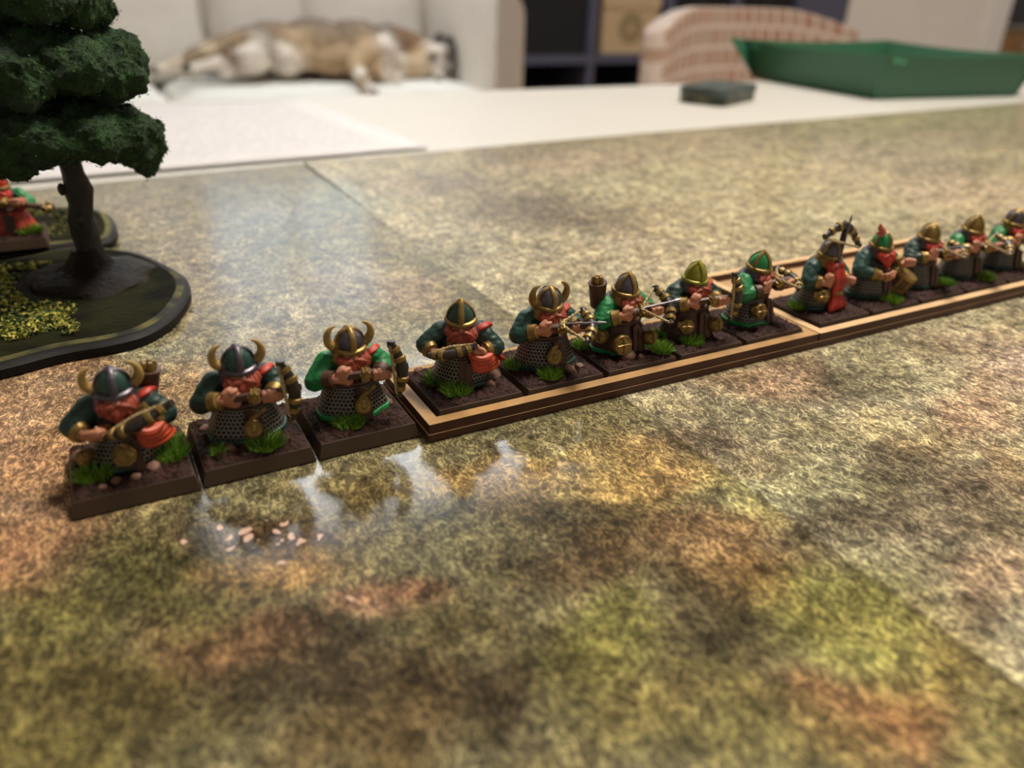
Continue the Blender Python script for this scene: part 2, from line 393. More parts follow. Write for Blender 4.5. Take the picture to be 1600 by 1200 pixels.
def mat_material():
    m = bpy.data.materials.new('printed_mat'); m.use_nodes = True
    nt = m.node_tree; b = nt.nodes['Principled BSDF']; N = nt.nodes.new; L = nt.links.new
    at = N('ShaderNodeAttribute'); at.attribute_name = 'Col'
    tc = N('ShaderNodeTexCoord')
    # swirl the coordinates, then take the zero crossings of a noise: thin curly blades of grass
    warp = N('ShaderNodeTexNoise'); warp.inputs['Scale'].default_value = 160; warp.inputs['Detail'].default_value = 2
    L(tc.outputs['Object'], warp.inputs['Vector'])
    sub = N('ShaderNodeVectorMath'); sub.operation = 'SUBTRACT'; sub.inputs[1].default_value = (0.5,0.5,0.5); L(warp.outputs['Color'], sub.inputs[0])
    scl = N('ShaderNodeVectorMath'); scl.operation = 'SCALE'; scl.inputs['Scale'].default_value = 0.006; L(sub.outputs[0], scl.inputs[0])
    add = N('ShaderNodeVectorMath'); add.operation = 'ADD'; L(tc.outputs['Object'], add.inputs[0]); L(scl.outputs[0], add.inputs[1])
    def ridge(scale, rot, st, wid):
        mp = N('ShaderNodeMapping'); mp.inputs['Rotation'].default_value = (0,0,rot); mp.inputs['Scale'].default_value = (1,st,1)
        L(add.outputs[0], mp.inputs['Vector'])
        n = N('ShaderNodeTexNoise'); n.inputs['Scale'].default_value = scale; n.inputs['Detail'].default_value = 2.5; n.inputs['Roughness'].default_value = 0.55
        L(mp.outputs[0], n.inputs['Vector'])
        s = N('ShaderNodeMath'); s.operation = 'SUBTRACT'; s.inputs[1].default_value = 0.5; L(n.outputs['Fac'], s.inputs[0])
        a = N('ShaderNodeMath'); a.operation = 'ABSOLUTE'; L(s.outputs[0], a.inputs[0])
        r = N('ShaderNodeMapRange'); r.inputs[1].default_value = 0.0; r.inputs[2].default_value = wid; r.inputs[3].default_value = 1; r.inputs[4].default_value = 0
        L(a.outputs[0], r.inputs[0]); return r.outputs[0]
    r1 = ridge(640, 0.5, 0.30, 0.03); r2 = ridge(740, 2.0, 0.30, 0.03)
    mx = N('ShaderNodeMath'); mx.operation = 'MAXIMUM'; L(r1, mx.inputs[0]); L(r2, mx.inputs[1])
    grain = N('ShaderNodeTexNoise'); grain.inputs['Scale'].default_value = 900; grain.inputs['Detail'].default_value = 4; L(tc.outputs['Object'], grain.inputs['Vector'])
    mid = N('ShaderNodeTexNoise'); mid.inputs['Scale'].default_value = 260; mid.inputs['Detail'].default_value = 5; mid.inputs['Roughness'].default_value = 0.65; L(tc.outputs['Object'], mid.inputs['Vector'])
    # value = (0.45 + 0.75*blade) * (0.6..1.4 grain) * mid
    def rng(src, a, b2, lo=0.3, hi=0.7):
        r = N('ShaderNodeMapRange'); r.inputs[1].default_value = lo; r.inputs[2].default_value = hi; r.inputs[3].default_value = a; r.inputs[4].default_value = b2; L(src, r.inputs[0]); return r.outputs[0]
    def mul(a, b2):
        q = N('ShaderNodeMath'); q.operation = 'MULTIPLY'; L(a, q.inputs[0]); L(b2, q.inputs[1]); return q.outputs[0]
    val = mul(mul(rng(mx.outputs[0], 0.58, 2.0, 0, 1), rng(grain.outputs['Fac'], 0.65, 1.35)), rng(mid.outputs['Fac'], 0.3, 1.6))
    cc = N('ShaderNodeCombineColor'); L(val, cc.inputs[0]); L(val, cc.inputs[1]); L(val, cc.inputs[2])
    mm = N('ShaderNodeMix'); mm.data_type = 'RGBA'; mm.blend_type = 'MULTIPLY'; mm.inputs[0].default_value = 1
    L(at.outputs['Color'], mm.inputs[6]); L(cc.outputs[0], mm.inputs[7])
    # yellow-green tint on the blades
    tint = N('ShaderNodeMix'); tint.data_type = 'RGBA'; tint.blend_type = 'MULTIPLY'; tint.inputs[7].default_value = (1.1, 1.1, 0.8, 1)
    L(mul(mx.outputs[0], rng(mid.outputs['Fac'], 0.2, 1)), tint.inputs[0]); L(mm.outputs[2], tint.inputs[6])
    # printed gravel (only where the print carries it): pale chips on dark soil
    vo = N('ShaderNodeTexVoronoi'); vo.inputs['Scale'].default_value = 520; L(add.outputs[0], vo.inputs['Vector'])
    ga = N('ShaderNodeAttribute'); ga.attribute_name = 'Gravel'
    sep = N('ShaderNodeSeparateColor'); L(vo.outputs['Color'], sep.inputs[0])
    pick = N('ShaderNodeMath'); pick.operation = 'LESS_THAN'; L(sep.outputs[0], pick.inputs[0]); L(rng(ga.outputs['Fac'], 0.0, 0.85, 0.08, 0.8), pick.inputs[1])
    core = N('ShaderNodeMath'); core.operation = 'LESS_THAN'; L(vo.outputs['Distance'], core.inputs[0]); core.inputs[1].default_value = 0.42
    gm = mul(pick.outputs[0], core.outputs[0])
    gr = N('ShaderNodeMix'); gr.data_type = 'RGBA'; gr.inputs[7].default_value = (0.62, 0.42, 0.32, 1); L(gm, gr.inputs[0]); L(tint.outputs[2], gr.inputs[6])
    L(gr.outputs[2], b.inputs['Base Color'])
    b.inputs['Roughness'].default_value = 0.13
    b.inputs['IOR'].default_value = 1.5
    bn = N('ShaderNodeTexNoise'); bn.inputs['Scale'].default_value = 1500; bn.inputs['Detail'].default_value = 2; L(tc.outputs['Object'], bn.inputs['Vector'])
    bp = N('ShaderNodeBump'); bp.inputs['Strength'].default_value = 0.16; bp.inputs['Distance'].default_value = 0.0001
    L(bn.outputs['Fac'], bp.inputs['Height']); L(bp.outputs[0], b.inputs['Normal'])
    return m
M_mat = mat_material()
PRINT_GAIN = 0.66
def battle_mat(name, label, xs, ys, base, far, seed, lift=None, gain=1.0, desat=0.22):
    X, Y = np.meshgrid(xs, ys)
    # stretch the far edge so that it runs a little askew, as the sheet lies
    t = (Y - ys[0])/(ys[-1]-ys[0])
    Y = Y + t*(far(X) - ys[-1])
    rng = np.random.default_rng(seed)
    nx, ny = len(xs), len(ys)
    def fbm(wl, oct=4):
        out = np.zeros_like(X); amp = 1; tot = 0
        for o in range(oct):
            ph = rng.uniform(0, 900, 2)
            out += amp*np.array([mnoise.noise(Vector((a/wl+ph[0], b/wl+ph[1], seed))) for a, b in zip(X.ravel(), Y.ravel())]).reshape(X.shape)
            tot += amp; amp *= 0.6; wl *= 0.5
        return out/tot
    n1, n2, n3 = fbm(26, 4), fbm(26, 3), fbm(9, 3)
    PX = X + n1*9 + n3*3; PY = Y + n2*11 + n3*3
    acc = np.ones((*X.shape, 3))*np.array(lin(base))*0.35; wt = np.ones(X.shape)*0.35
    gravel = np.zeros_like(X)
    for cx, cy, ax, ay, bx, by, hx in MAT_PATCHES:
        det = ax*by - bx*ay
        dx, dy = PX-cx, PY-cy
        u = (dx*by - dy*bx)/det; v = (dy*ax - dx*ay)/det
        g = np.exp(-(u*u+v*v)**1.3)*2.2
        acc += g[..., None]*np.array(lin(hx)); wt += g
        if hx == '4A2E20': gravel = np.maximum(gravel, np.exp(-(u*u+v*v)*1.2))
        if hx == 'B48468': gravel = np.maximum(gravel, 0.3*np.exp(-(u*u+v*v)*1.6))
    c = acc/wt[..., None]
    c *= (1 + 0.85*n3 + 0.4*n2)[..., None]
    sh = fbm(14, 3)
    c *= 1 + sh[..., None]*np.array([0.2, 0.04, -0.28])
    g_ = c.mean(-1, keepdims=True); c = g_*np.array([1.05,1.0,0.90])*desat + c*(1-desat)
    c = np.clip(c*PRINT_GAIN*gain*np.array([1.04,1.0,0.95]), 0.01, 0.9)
    me = bpy.data.meshes.new(name)
    Z = np.zeros_like(X)
    if lift is not None: Z = lift(X, Y)
    top = np.stack([X, Y, Z], -1).reshape(-1, 3)
    idx = np.arange(nx*ny).reshape(ny, nx)
    quads = np.stack([idx[:-1,:-1], idx[:-1,1:], idx[1:,1:], idx[1:,:-1]], -1).reshape(-1, 4).tolist()
    bot = top.copy(); bot[:, 2] = top[:, 2]-0.35
    rim = np.concatenate([idx[0,:], idx[1:,-1], idx[-1,-2::-1], idx[-2:0:-1,0]])
    k = len(rim); off = nx*ny
    vb = bot[rim]
    sides = [(int(rim[(i+1)%k]), int(rim[i]), off+i, off+(i+1)%k) for i in range(k)]
    me.from_pydata(np.concatenate([top, vb]).tolist(), [], quads + sides)
    at = me.color_attributes.new('Col', 'FLOAT_COLOR', 'POINT')
    cc = np.concatenate([c.reshape(-1,3), c.reshape(-1,3)[rim]*0.6+0.12])
    at.data.foreach_set('color', np.concatenate([cc, np.ones((len(cc),1))], 1).astype(np.float32).ravel())
    ga = me.attributes.new('Gravel', 'FLOAT', 'POINT')
    ga.data.foreach_set('value', np.concatenate([gravel.ravel(), np.zeros(k)]).astype(np.float32))
    me.materials.append(M_mat)
    me.transform(Matrix.Scale(0.001, 4))
    o = bpy.data.objects.new(name, me); COL.objects.link(o)
    o.location = (0, 0, Z0 - 0.0002)
    return tag(o, label, 'game mat', 'printed battle mats')
def ramp(a, b, dense, da, step):   # spacing da up to `dense`, then growing
    out = [a]
    while out[-1] < b:
        d = da if out[-1] < dense else min(step, da*(1+(out[-1]-dense)/60))
        out.append(out[-1]+d)
    out[-1] = b
    return np.array(out)
battle_mat('battle_mat', 'glossy printed grassland mat under the loose bases, nearest the camera', np.linspace(-90, 107, 112), ramp(-150, 256, 120, 1.8, 4),
           '968E68', lambda X: 250 + X*0.118, 11, lambda X, Y: 0.0*X)
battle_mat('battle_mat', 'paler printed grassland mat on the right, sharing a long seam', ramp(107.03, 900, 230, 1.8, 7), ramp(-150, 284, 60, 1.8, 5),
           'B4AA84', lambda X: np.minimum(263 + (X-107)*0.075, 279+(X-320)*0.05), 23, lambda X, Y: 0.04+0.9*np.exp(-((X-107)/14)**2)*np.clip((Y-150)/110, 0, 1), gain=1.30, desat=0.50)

# ------------------------------------------------------------------ paper sheets
def paper_mat():
    m = mat('printed_paper', 'D4D3D8', 0.7, var=0.01, vscale=50)
    nt = m.node_tree; b = nt.nodes['Principled BSDF']; N = nt.nodes.new; L = nt.links.new
    tc = N('ShaderNodeTexCoord'); sep = N('ShaderNodeSeparateXYZ'); L(tc.outputs['Object'], sep.inputs[0])
    def M2(op, a, v):
        q = N('ShaderNodeMath'); q.operation = op; L(a, q.inputs[0])
        if hasattr(v, 'node'): L(v, q.inputs[1])
        else: q.inputs[1].default_value = v
        return q.outputs[0]
    row = M2('FRACT', M2('MULTIPLY', sep.outputs[1], 190.0), 0)
    line = M2('LESS_THAN', row, 0.42)
    n = N('ShaderNodeTexNoise'); n.inputs['Scale'].default_value = 260; L(tc.outputs['Object'], n.inputs['Vector'])
    word = M2('GREATER_THAN', n.outputs['Fac'], 0.47)
    inx = M2('LESS_THAN', M2('ABSOLUTE', sep.outputs[0], 0), 0.128)
    iny = M2('LESS_THAN', M2('ABSOLUTE', sep.outputs[1], 0), 0.088)
    k = M2('MULTIPLY', M2('MULTIPLY', M2('MULTIPLY', line, word), M2('MULTIPLY', inx, iny)), 0.4)
    mx = N('ShaderNodeMix'); mx.data_type = 'RGBA'; L(k, mx.inputs[0])
    src = b.inputs['Base Color'].links[0].from_socket
    L(src, mx.inputs[6]); mx.inputs[7].default_value = (0.25, 0.25, 0.27, 1); L(mx.outputs[2], b.inputs['Base Color'])
    return m
M_paper = paper_mat()
def sheet(label, cx, cy, rz):
    mb = MB(); mb.grid(lambda u, v: Vector(((u-0.5)*297, (v-0.5)*210, 0.35+0.25*math.sin(u*5)*v)), 20, 14)
    o = mb.build('paper_sheet', M_paper, None, thick=0.0001)
    o.location = tl(cx, cy, 0.5); o.rotation_euler = (0, 0, rz)
    return tag(o, label, 'paper', 'printed rules sheets')
sheet('white printed sheet of paper lying behind the green tree', 24, 369.5, 0.07)
sheet('second white printed sheet at the left picture edge', -277, 349, 0.06)

# ------------------------------------------------------------------ sofa
M_sofa = mat('sofa_fabric', 'E2DACE', 0.9, var=0.05, vscale=20, bump=0.2, bscale=300, bdist=0.002)
M_seat = mat('sofa_throw', 'EEEBE2', 0.9, var=0.04, vscale=12, bump=0.3, bscale=60, bdist=0.006)
def cushion(name, a, b, m, parent, puff=0.12, M=None, n=14):
    """soft box: rounded edges with bulging faces"""
    cx = [(a[i]+b[i])/2 for i in range(3)]; h = [(b[i]-a[i])/2 for i in range(3)]
    bm = bmesh.new(); bmesh.ops.create_cube(bm, size=2)
    bmesh.ops.subdivide_edges(bm, edges=bm.edges, cuts=n, use_grid_fill=True)
    r = min(h)*0.75
    for v in bm.verts:
        q = Vector([v.co[i]*h[i] for i in range(3)])
        inner = Vector([max(-(h[i]-r), min(h[i]-r, q[i])) for i in range(3)])
        d = q - inner
        if d.length > 1e-6: q = inner + d.normalized()*r
        k = 1 + puff*(1-min(1, max(abs(v.co[i]) for i in range(3) if h[i] != min(h))**2))
        ax = h.index(min(h)); q[ax] *= k
        q += Vector((mnoise.noise(q*5), mnoise.noise(q*5+Vector((9,0,0))), mnoise.noise(q*5+Vector((0,9,0)))))*0.008
        q = q + Vector(cx)
        v.co = M @ q if M is not None else q
    me = bpy.data.meshes.new(name); bm.to_mesh(me); bm.free()
    me.materials.append(m)
    return link(name, me, parent, 1, True, None, sharp=0)
so = thing('sofa', 'cream upholstered sofa with loose back cushions and a rounded arm', 'sofa', (0.2, 3.1, 0))
def lc(p): return (p[0]-0.2, p[1]-3.1, p[2])
mb = MB(); mb.box(lc((-1.0,2.76,0.08)), lc((1.50,3.55,0.30))); mb.build('frame', M_sofa, so, scale=1, bevel=0.02)
for i, (x0, x1) in enumerate(((-0.85,0.32),(0.33,1.475))):
    cushion('seat_cushion', lc((x0,2.72,0.29)), lc((x1,3.42,0.465)), M_seat, so, 0.02)
mb = MB(); mb.box(lc((-1.0,3.42,0.30)), lc((1.50,3.56,0.86))); mb.build('backrest', M_sofa, so, scale=1, bevel=0.04)
for x0, x1, tl_ in ((-0.80,-0.14,0.05),(-0.12,0.53,-0.04),(0.54,0.91,0.06),(0.92,1.44,-0.03)):
    c = Vector(lc(((x0+x1)/2, 3.36, 0.44)))
    M = Matrix.Translation(c) @ Matrix.Rotation(-0.14, 4, 'X') @ Matrix.Rotation(tl_, 4, 'Y')
    h = (x1-x0)/2
    cushion('back_cushion', (-h,-0.09,0), (h,0.09,0.50), M_sofa, so, 0.35, M)
def arm(x0, x1):
    mb = MB(); r = 0.11
    out = [(2.70,0.08),(2.70,0.80),(3.56,0.80),(3.56,0.08)]
    prof = [(x0,0.08)]
    for k in range(9):
        a = math.pi - k*math.pi/16; prof.append((x0+0.05+0.05*math.cos(a), 0.765+0.05*math.sin(a)))
    for k in range(9):
        a = math.pi/2 - k*math.pi/16; prof.append((x1-0.10+0.10*math.cos(a), 0.715+0.10*math.sin(a)))
    prof.append((x1,0.08))
    M = Matrix(((1,0,0,-0.2),(0,0,1,2.70-3.1),(0,1,0,0),(0,0,0,1)))
    mb.prism(prof, 0, 0.86, M)
    return mb.build('armrest', M_sofa, so, scale=1, bevel=0.015)
arm(1.47, 1.59)
arm(-1.12, -0.99)
for x in (-0.95, 1.5):
    for y in (2.82, 3.48):
        mb = MB(); mb.lathe([(0.018,0.0),(0.025,0.08)], 12, M=Matrix.Translation(lc((x,y,0)))); mb.build('foot', mat('sofa_foot','3A2A1E',0.5), so, scale=1)

# ------------------------------------------------------------------ dog asleep on its side
def dog():
    root = thing('dog', 'husky-like dog asleep on its side on the cream sofa', 'dog', (0.9, 3.12, 0.46))
    k = 1.055
    def W(x, z, y=3.12):            # metres in the plane y=2.95 -> millimetres at the dog's own depth
        s = (y+0.122)/(2.95+0.122)
        return Vector((((0.0128+(x-0.0128)*s)-0.9)*1000, (y-3.12)*1000, ((0.819+(z-0.819)*s)-0.46)*1000))
    mb = MB()
    def C(h): mb.cur = tuple(lin(h))
    G, T, Wh, D = '6E6055', 'B49874', 'E6DACA', '3E3530'
    # trunk, chest deeper than loin; upper side grey, flank tan, belly cream
    C(G)
    mb.ell(W(0.70,0.615,3.20), (125,95,78)); mb.ell(W(0.84,0.615,3.22), (150,100,90)); mb.ell(W(1.00,0.60,3.20), (150,120,102)); mb.ell(W(1.12,0.60,3.18), (95,95,82))
    C('8A7660'); mb.ell(W(0.86,0.60,3.16), (150,95,80)); mb.ell(W(1.02,0.60,3.15), (90,100,84))
    C(T); mb.ell(W(0.93,0.555,3.12), (140,95,62)); mb.ell(W(1.05,0.57,3.09), (75,85,66)); mb.ell(W(0.80,0.57,3.13), (80,80,60)); mb.ell(W(0.77,0.60,3.12),(50,60,60))
    C(Wh); mb.ell(W(0.74,0.555,3.10), (75,70,58)); mb.ell(W(1.12,0.575,3.05), (48,60,62)); mb.ell(W(0.66,0.565,3.10), (60,50,45))
    # hind legs stretched to the left: thigh, hock, paw
    C('9A8468'); mb.cap(W(0.68,0.625,3.16), W(0.56,0.605,3.12), 62, 42); mb.cap(W(0.56,0.605,3.12), W(0.45,0.578,3.08), 40, 23)
    C('D2BC9C'); mb.cap(W(0.45,0.578,3.08), W(0.33,0.540,3.05), 22, 19); C(Wh); mb.ell(W(0.305,0.530,3.04), (36,24,19)); C(D); mb.ell(W(0.285,0.527,3.03), (10,14,12))
    C('7A6450'); mb.cap(W(0.66,0.575,3.07), W(0.56,0.560,3.02), 52, 36); C(Wh); mb.cap(W(0.56,0.555,3.02), W(0.47,0.545,2.98), 32, 20); mb.cap(W(0.47,0.545,2.98), W(0.40,0.533,2.96), 19, 17); mb.ell(W(0.39,0.527,2.95), (34,24,19)); C(D); mb.ell(W(0.395,0.540,2.93), (13,12,11))
    C(Wh); mb.cap(W(0.64,0.545,3.04), W(0.52,0.520,2.99), 36, 20)
    # tail tucked along the legs
    C(G); mb.tube([W(0.62,0.64,3.20), W(0.52,0.605,3.18), W(0.42,0.57,3.15), W(0.36,0.545,3.12)], [36,40,34,10], 10)
    # front legs: one hangs over the seat edge
    C(T); mb.cap(W(1.06,0.58,3.03), W(1.00,0.53,2.90), 52, 36); mb.cap(W(1.00,0.53,2.90), W(1.025,0.480,2.75), 33, 22); C(Wh); mb.cap(W(1.025,0.480,2.75), W(1.05,0.450,2.69), 21, 20); mb.ell(W(1.063,0.430,2.67), (27,32,19)); C(D); mb.ell(W(1.065,0.428,2.642), (12,10,11))
    C(T); mb.cap(W(1.10,0.55,3.06), W(1.07,0.51,2.95), 46, 30); mb.cap(W(1.07,0.51,2.95), W(1.14,0.49,2.90), 28, 20); C(Wh); mb.ell(W(1.16,0.487,2.89), (32,24,20))
    # neck and head, muzzle down on the cushion
    C(G); mb.cap(W(1.13,0.605,3.14), W(1.27,0.575,3.12), 82, 66); C('8A6A50'); mb.ell(W(1.20,0.625,3.12), (60,50,38))
    C('D6C4A8'); mb.cap(W(1.14,0.53,3.08), W(1.26,0.525,3.06), 52, 46)
    C(D); mb.ell(W(1.375,0.572,3.11), (62,68,70)); C(Wh); mb.ell(W(1.325,0.555,3.06), (54,50,54)); mb.cap(W(1.335,0.53,3.04), W(1.345,0.485,2.99), 37, 25)
    C('C9A981'); mb.ell(W(1.28,0.54,3.07), (48,48,50))
    C(D); mb.ell(W(1.343,0.472,2.962), (17,13,13)); mb.ell(W(1.37,0.555,3.035), (9,7,5)); mb.ell(W(1.315,0.56,3.008), (9,7,5)); mb.cap(W(1.36,0.50,3.02), W(1.40,0.545,3.05), 14, 22)
    # ears
    for base, tip in (((1.385,0.61,3.10),(1.435,0.645,3.08)), ((1.33,0.615,3.12),(1.355,0.655,3.10))):
        C(D); mb.tube([W(*base), W((base[0]*1.3+tip[0])/2.3,(base[1]*1.3+tip[1])/2.3,base[2]), W(*tip)], [34,25,4], 10, flat=0.5)
    m = mat('dog_fur', '808080', 0.9, attr=True, var=0.25, vscale=60, bump=0.6, bscale=180, bdist=0.006)
    return mb.remeshed('body', m, root, 9.0, knn=20, disp=lambda p: 3*mnoise.noise(p*0.05))
dog()

# ------------------------------------------------------------------ shelf unit with boxes
M_shelf = mat('shelf_blue_grey', '5A5C70', 0.6, var=0.06, vscale=10)
M_dark = mat('dark_bin', '17181A', 0.8, var=0.1, vscale=10)
posts = (1.79, 2.24, 2.69, 3.12, 3.56)
sh = thing('shelf_unit', 'blue-grey cube shelf standing behind the sofa arm', 'shelf', (2.7, 3.4, 0))
def sl(x, y, z): return (x-2.7, y-3.4, z)
for i, x in enumerate(posts):
    mb = MB(); mb.box(sl(x-0.02,3.2,0), sl(x+0.02,3.6,1.45)); mb.build('upright', M_shelf, sh, scale=1, bevel=0.002)
mb = MB(); mb.box(sl(3.58,3.2,0), sl(3.92,3.6,1.45)); mb.build('side_cabinet', M_shelf, sh, scale=1, bevel=0.002)
for j, z in enumerate((0.04, 0.52, 0.97, 1.42)):
    for a, b in zip(posts[:-1], posts[1:]):
        mb = MB(); mb.box(sl(a+0.02,3.205,z-0.02), sl(b-0.02,3.6,z+0.02)); mb.build('shelf_board', M_shelf, sh, scale=1)
mb = MB(); mb.box(sl(1.80,3.585,0.03), sl(3.57,3.6,1.44)); mb.build('back_panel', M_dark, sh, scale=1)
def bin_(name, x0, x1, z0, z1, y0, m, label):
    r = thing(name, label, 'storage bin', ((x0+x1)/2, (y0+3.57)/2, z0))
    hx, hy = (x1-x0)/2, (3.57-y0)/2; H = z1-z0
    mb = MB(); mb.box((-hx,-hy,0), (hx,hy,0.012)); t = 0.008
    for a, b in (((-hx,-hy,0.012),(hx,-hy+t,H)), ((-hx,hy-t,0.012),(hx,hy,H)), ((-hx,-hy+t,0.012),(-hx+t,hy-t,H)), ((hx-t,-hy+t,0.012),(hx,hy-t,H))): mb.box(a, b)
    mb.build('bin_body', m, r, scale=1)
    mb = MB(); mb.lathe([(0.012,-0.003),(0.022,-0.003),(0.022,0.003),(0.012,0.003),(0.012,-0.003)], 20, M=Matrix.Translation((0,-hy-0.003,H*0.72)) @ Matrix.Rotation(math.pi/2,4,'X'), close=False)
    mb.build('grip_ring', mat('bin_ring','3A3A3E',0.5), r, scale=1)
bin_('fabric_bin', 1.825, 2.205, 0.541, 0.90, 3.215, M_dark, 'black fabric bin in the shelf cell beside the sofa arm')
bin_('fabric_bin', 2.725, 3.085, 0.541, 0.90, 3.23, M_dark, 'black fabric bin in the shelf cell behind the patterned chair')
bin_('fabric_bin', 3.155, 3.525, 0.541, 0.90, 3.23, M_dark, 'black fabric bin in the shelf cell next to the blue-grey cabinet')
bin_('fabric_bin', 1.825, 2.205, 0.061, 0.40, 3.23, mat('dark_bin_brown','221E1C',0.8), 'brown-black bin in the low shelf cell beside the sofa arm')
bin_('fabric_bin', 2.275, 2.655, 0.061, 0.40, 3.23, M_dark, 'black bin in the low shelf cell under the cardboard box')
# cardboard box with a round mark
bx = thing('cardboard_box', 'tan cardboard box with a round printed mark on the shelf', 'box', (2.475, 3.37, 0.54))
M_card = mat('cardboard', 'DCC298', 0.85, var=0.06, vscale=20)
mb = MB(); mb.box((-0.165,-0.14,0), (0.165,0.14,0.20)); mb.build('box_body', M_card, bx, scale=1, bevel=0.003)
mb = MB(); mb.box((-0.17,-0.145,0.20), (0.17,0.145,0.255)); mb.build('lid', M_card, bx, scale=1, bevel=0.003)
mb = MB(); mb.lathe([(0.0,0.0),(0.072,0.0),(0.072,0.002),(0.0,0.002)], 32, M=Matrix.Translation((0,-0.140,0.115)) @ Matrix.Rotation(math.pi/2,4,'X'))
mk = mb.build('printed_mark', mat('mark_brown','A8946E',0.85,var=0.05), bx, scale=1)
mb = MB(); mb.prism([(-0.030,-0.035),(0,0.012),(0.030,-0.035),(0.018,-0.035),(0,-0.008),(-0.018,-0.035)], 0, 0.001, Matrix.Translation((0,-0.1425,0.125)) @ Matrix.Rotation(math.pi/2,4,'X'))
mb.build('caret', M_card, mk, scale=1)

# ------------------------------------------------------------------ patterned tub chair behind the table
def fabric_pattern():
    m = bpy.data.materials.new('chair_pattern'); m.use_nodes = True
    nt = m.node_tree; b = nt.nodes['Principled BSDF']; N = nt.nodes.new; L = nt.links.new
    uv = N('ShaderNodeUVMap'); mp = N('ShaderNodeMapping'); mp.inputs['Scale'].default_value = (19, 10, 1); L(uv.outputs[0], mp.inputs['Vector'])
    br = N('ShaderNodeTexBrick'); br.inputs['Scale'].default_value = 1.0; br.inputs['Brick Width'].default_value = 1.0; br.inputs['Row Height'].default_value = 1.0
    br.inputs['Mortar Size'].default_value = 0.14; br.inputs['Mortar Smooth'].default_value = 0.5; br.offset = 0.35
    br.inputs['Color1'].default_value = (*lin('BCA28E'), 1); br.inputs['Color2'].default_value = (*lin('B48A74'), 1); br.inputs['Mortar'].default_value = (*lin('DCCCC2'), 1)
    L(mp.outputs[0], br.inputs['Vector']); L(br.outputs['Color'], b.inputs['Base Color'])
    b.inputs['Roughness'].default_value = 0.9
    bp = N('ShaderNodeBump'); bp.inputs['Strength'].default_value = 0.3; bp.inputs['Distance'].default_value = 0.003; L(br.outputs['Fac'], bp.inputs['Height']); L(bp.outputs[0], b.inputs['Normal'])
    return m
M_chairf = fabric_pattern()
ch = thing('dining_chair', 'chair with a rounded back in tan and rust patterned fabric', 'chair', (1.16, 0.93, 0), 0.0)
def back(u, v):
    a = (u-0.5)*2.0                      # -1..1 across
    w = 0.285 - 0.035*v
    z = 0.44 + v*0.355
    top = 1 - 0.10*max(0, abs(a)-0.45)**1.6/0.38
    if v > 0.5: z = 0.44 + (v*0.355)*(1 - (1-top)*(v-0.5)*2)
    y = 0.15 - 0.10*a*a + 0.05*v
    return Vector((a*w, y, z))
mb = MB(); mb.grid(lambda u, v: back(u, v), 40, 30)
mb.build('backrest', M_chairf, ch, scale=1, thick=0.05, subsurf=1, sharp=0)
cushion('seat', (-0.25,-0.26,0.38), (0.25,0.20,0.48), M_chairf, ch, 0.1)
for sx in (-0.21, 0.21):
    for sy in (-0.21, 0.15):
        mb = MB(); mb.tube([(sx*1.08,sy*1.08,0),(sx,sy,0.40)], [0.011,0.017], 10); mb.build('leg', mat('chair_leg','5A3E28',0.5), ch, scale=1)

# ------------------------------------------------------------------ far room: sideboard and television
sbd = thing('sideboard', 'light wooden sideboard in the far room at the right', 'sideboard', (7.3, 4.25, 0))
M_oak = mat('oak_veneer', 'B98A50', 0.5, var=0.15, vscale=8)
mb = MB(); mb.box((-0.72,-0.25,0.10), (0.72,0.25,0.60)); mb.build('carcass', M_oak, sbd, scale=1, bevel=0.004)
for i in range(3):
    x = -0.70+i*0.47
    mb = MB(); mb.box((x,-0.268,0.12), (x+0.455,-0.25,0.58)); d = mb.build('door', M_oak, sbd, scale=1, bevel=0.003)
    mb = MB(); mb.ell((x+0.40,-0.28,0.50), 0.025); mb.build('knob', mat('knob_white','E8E4DE',0.4), d, scale=1)
for sx in (-0.66,0.66):
    for sy in (-0.2,0.2):
        mb = MB(); mb.tube([(sx,sy,0),(sx,sy,0.10)], 0.02, 8); mb.build('leg', M_oak, sbd, scale=1)
tv = thing('television', 'black flat television standing on the wooden sideboard', 'television', (7.3, 4.2, 0.60))
mb = MB(); mb.box((-0.65,-0.02,0.05), (0.65,0.03,0.78)); mb.build('casing', mat('tv_plastic','141414',0.4), tv, scale=1, bevel=0.006)
mb = MB(); mb.box((-0.63,-0.024,0.07), (0.63,-0.02,0.76)); mb.build('screen', mat('tv_screen','0A0A0C',0.15), tv, scale=1, smooth=False)
for sx in (-0.45, 0.45):
    mb = MB(); mb.tube([(sx,-0.12,0.006),(sx,0,0.06),(sx,0.12,0.006)], 0.006, 8); mb.build('foot', MATS['tv_plastic'], tv, scale=1)

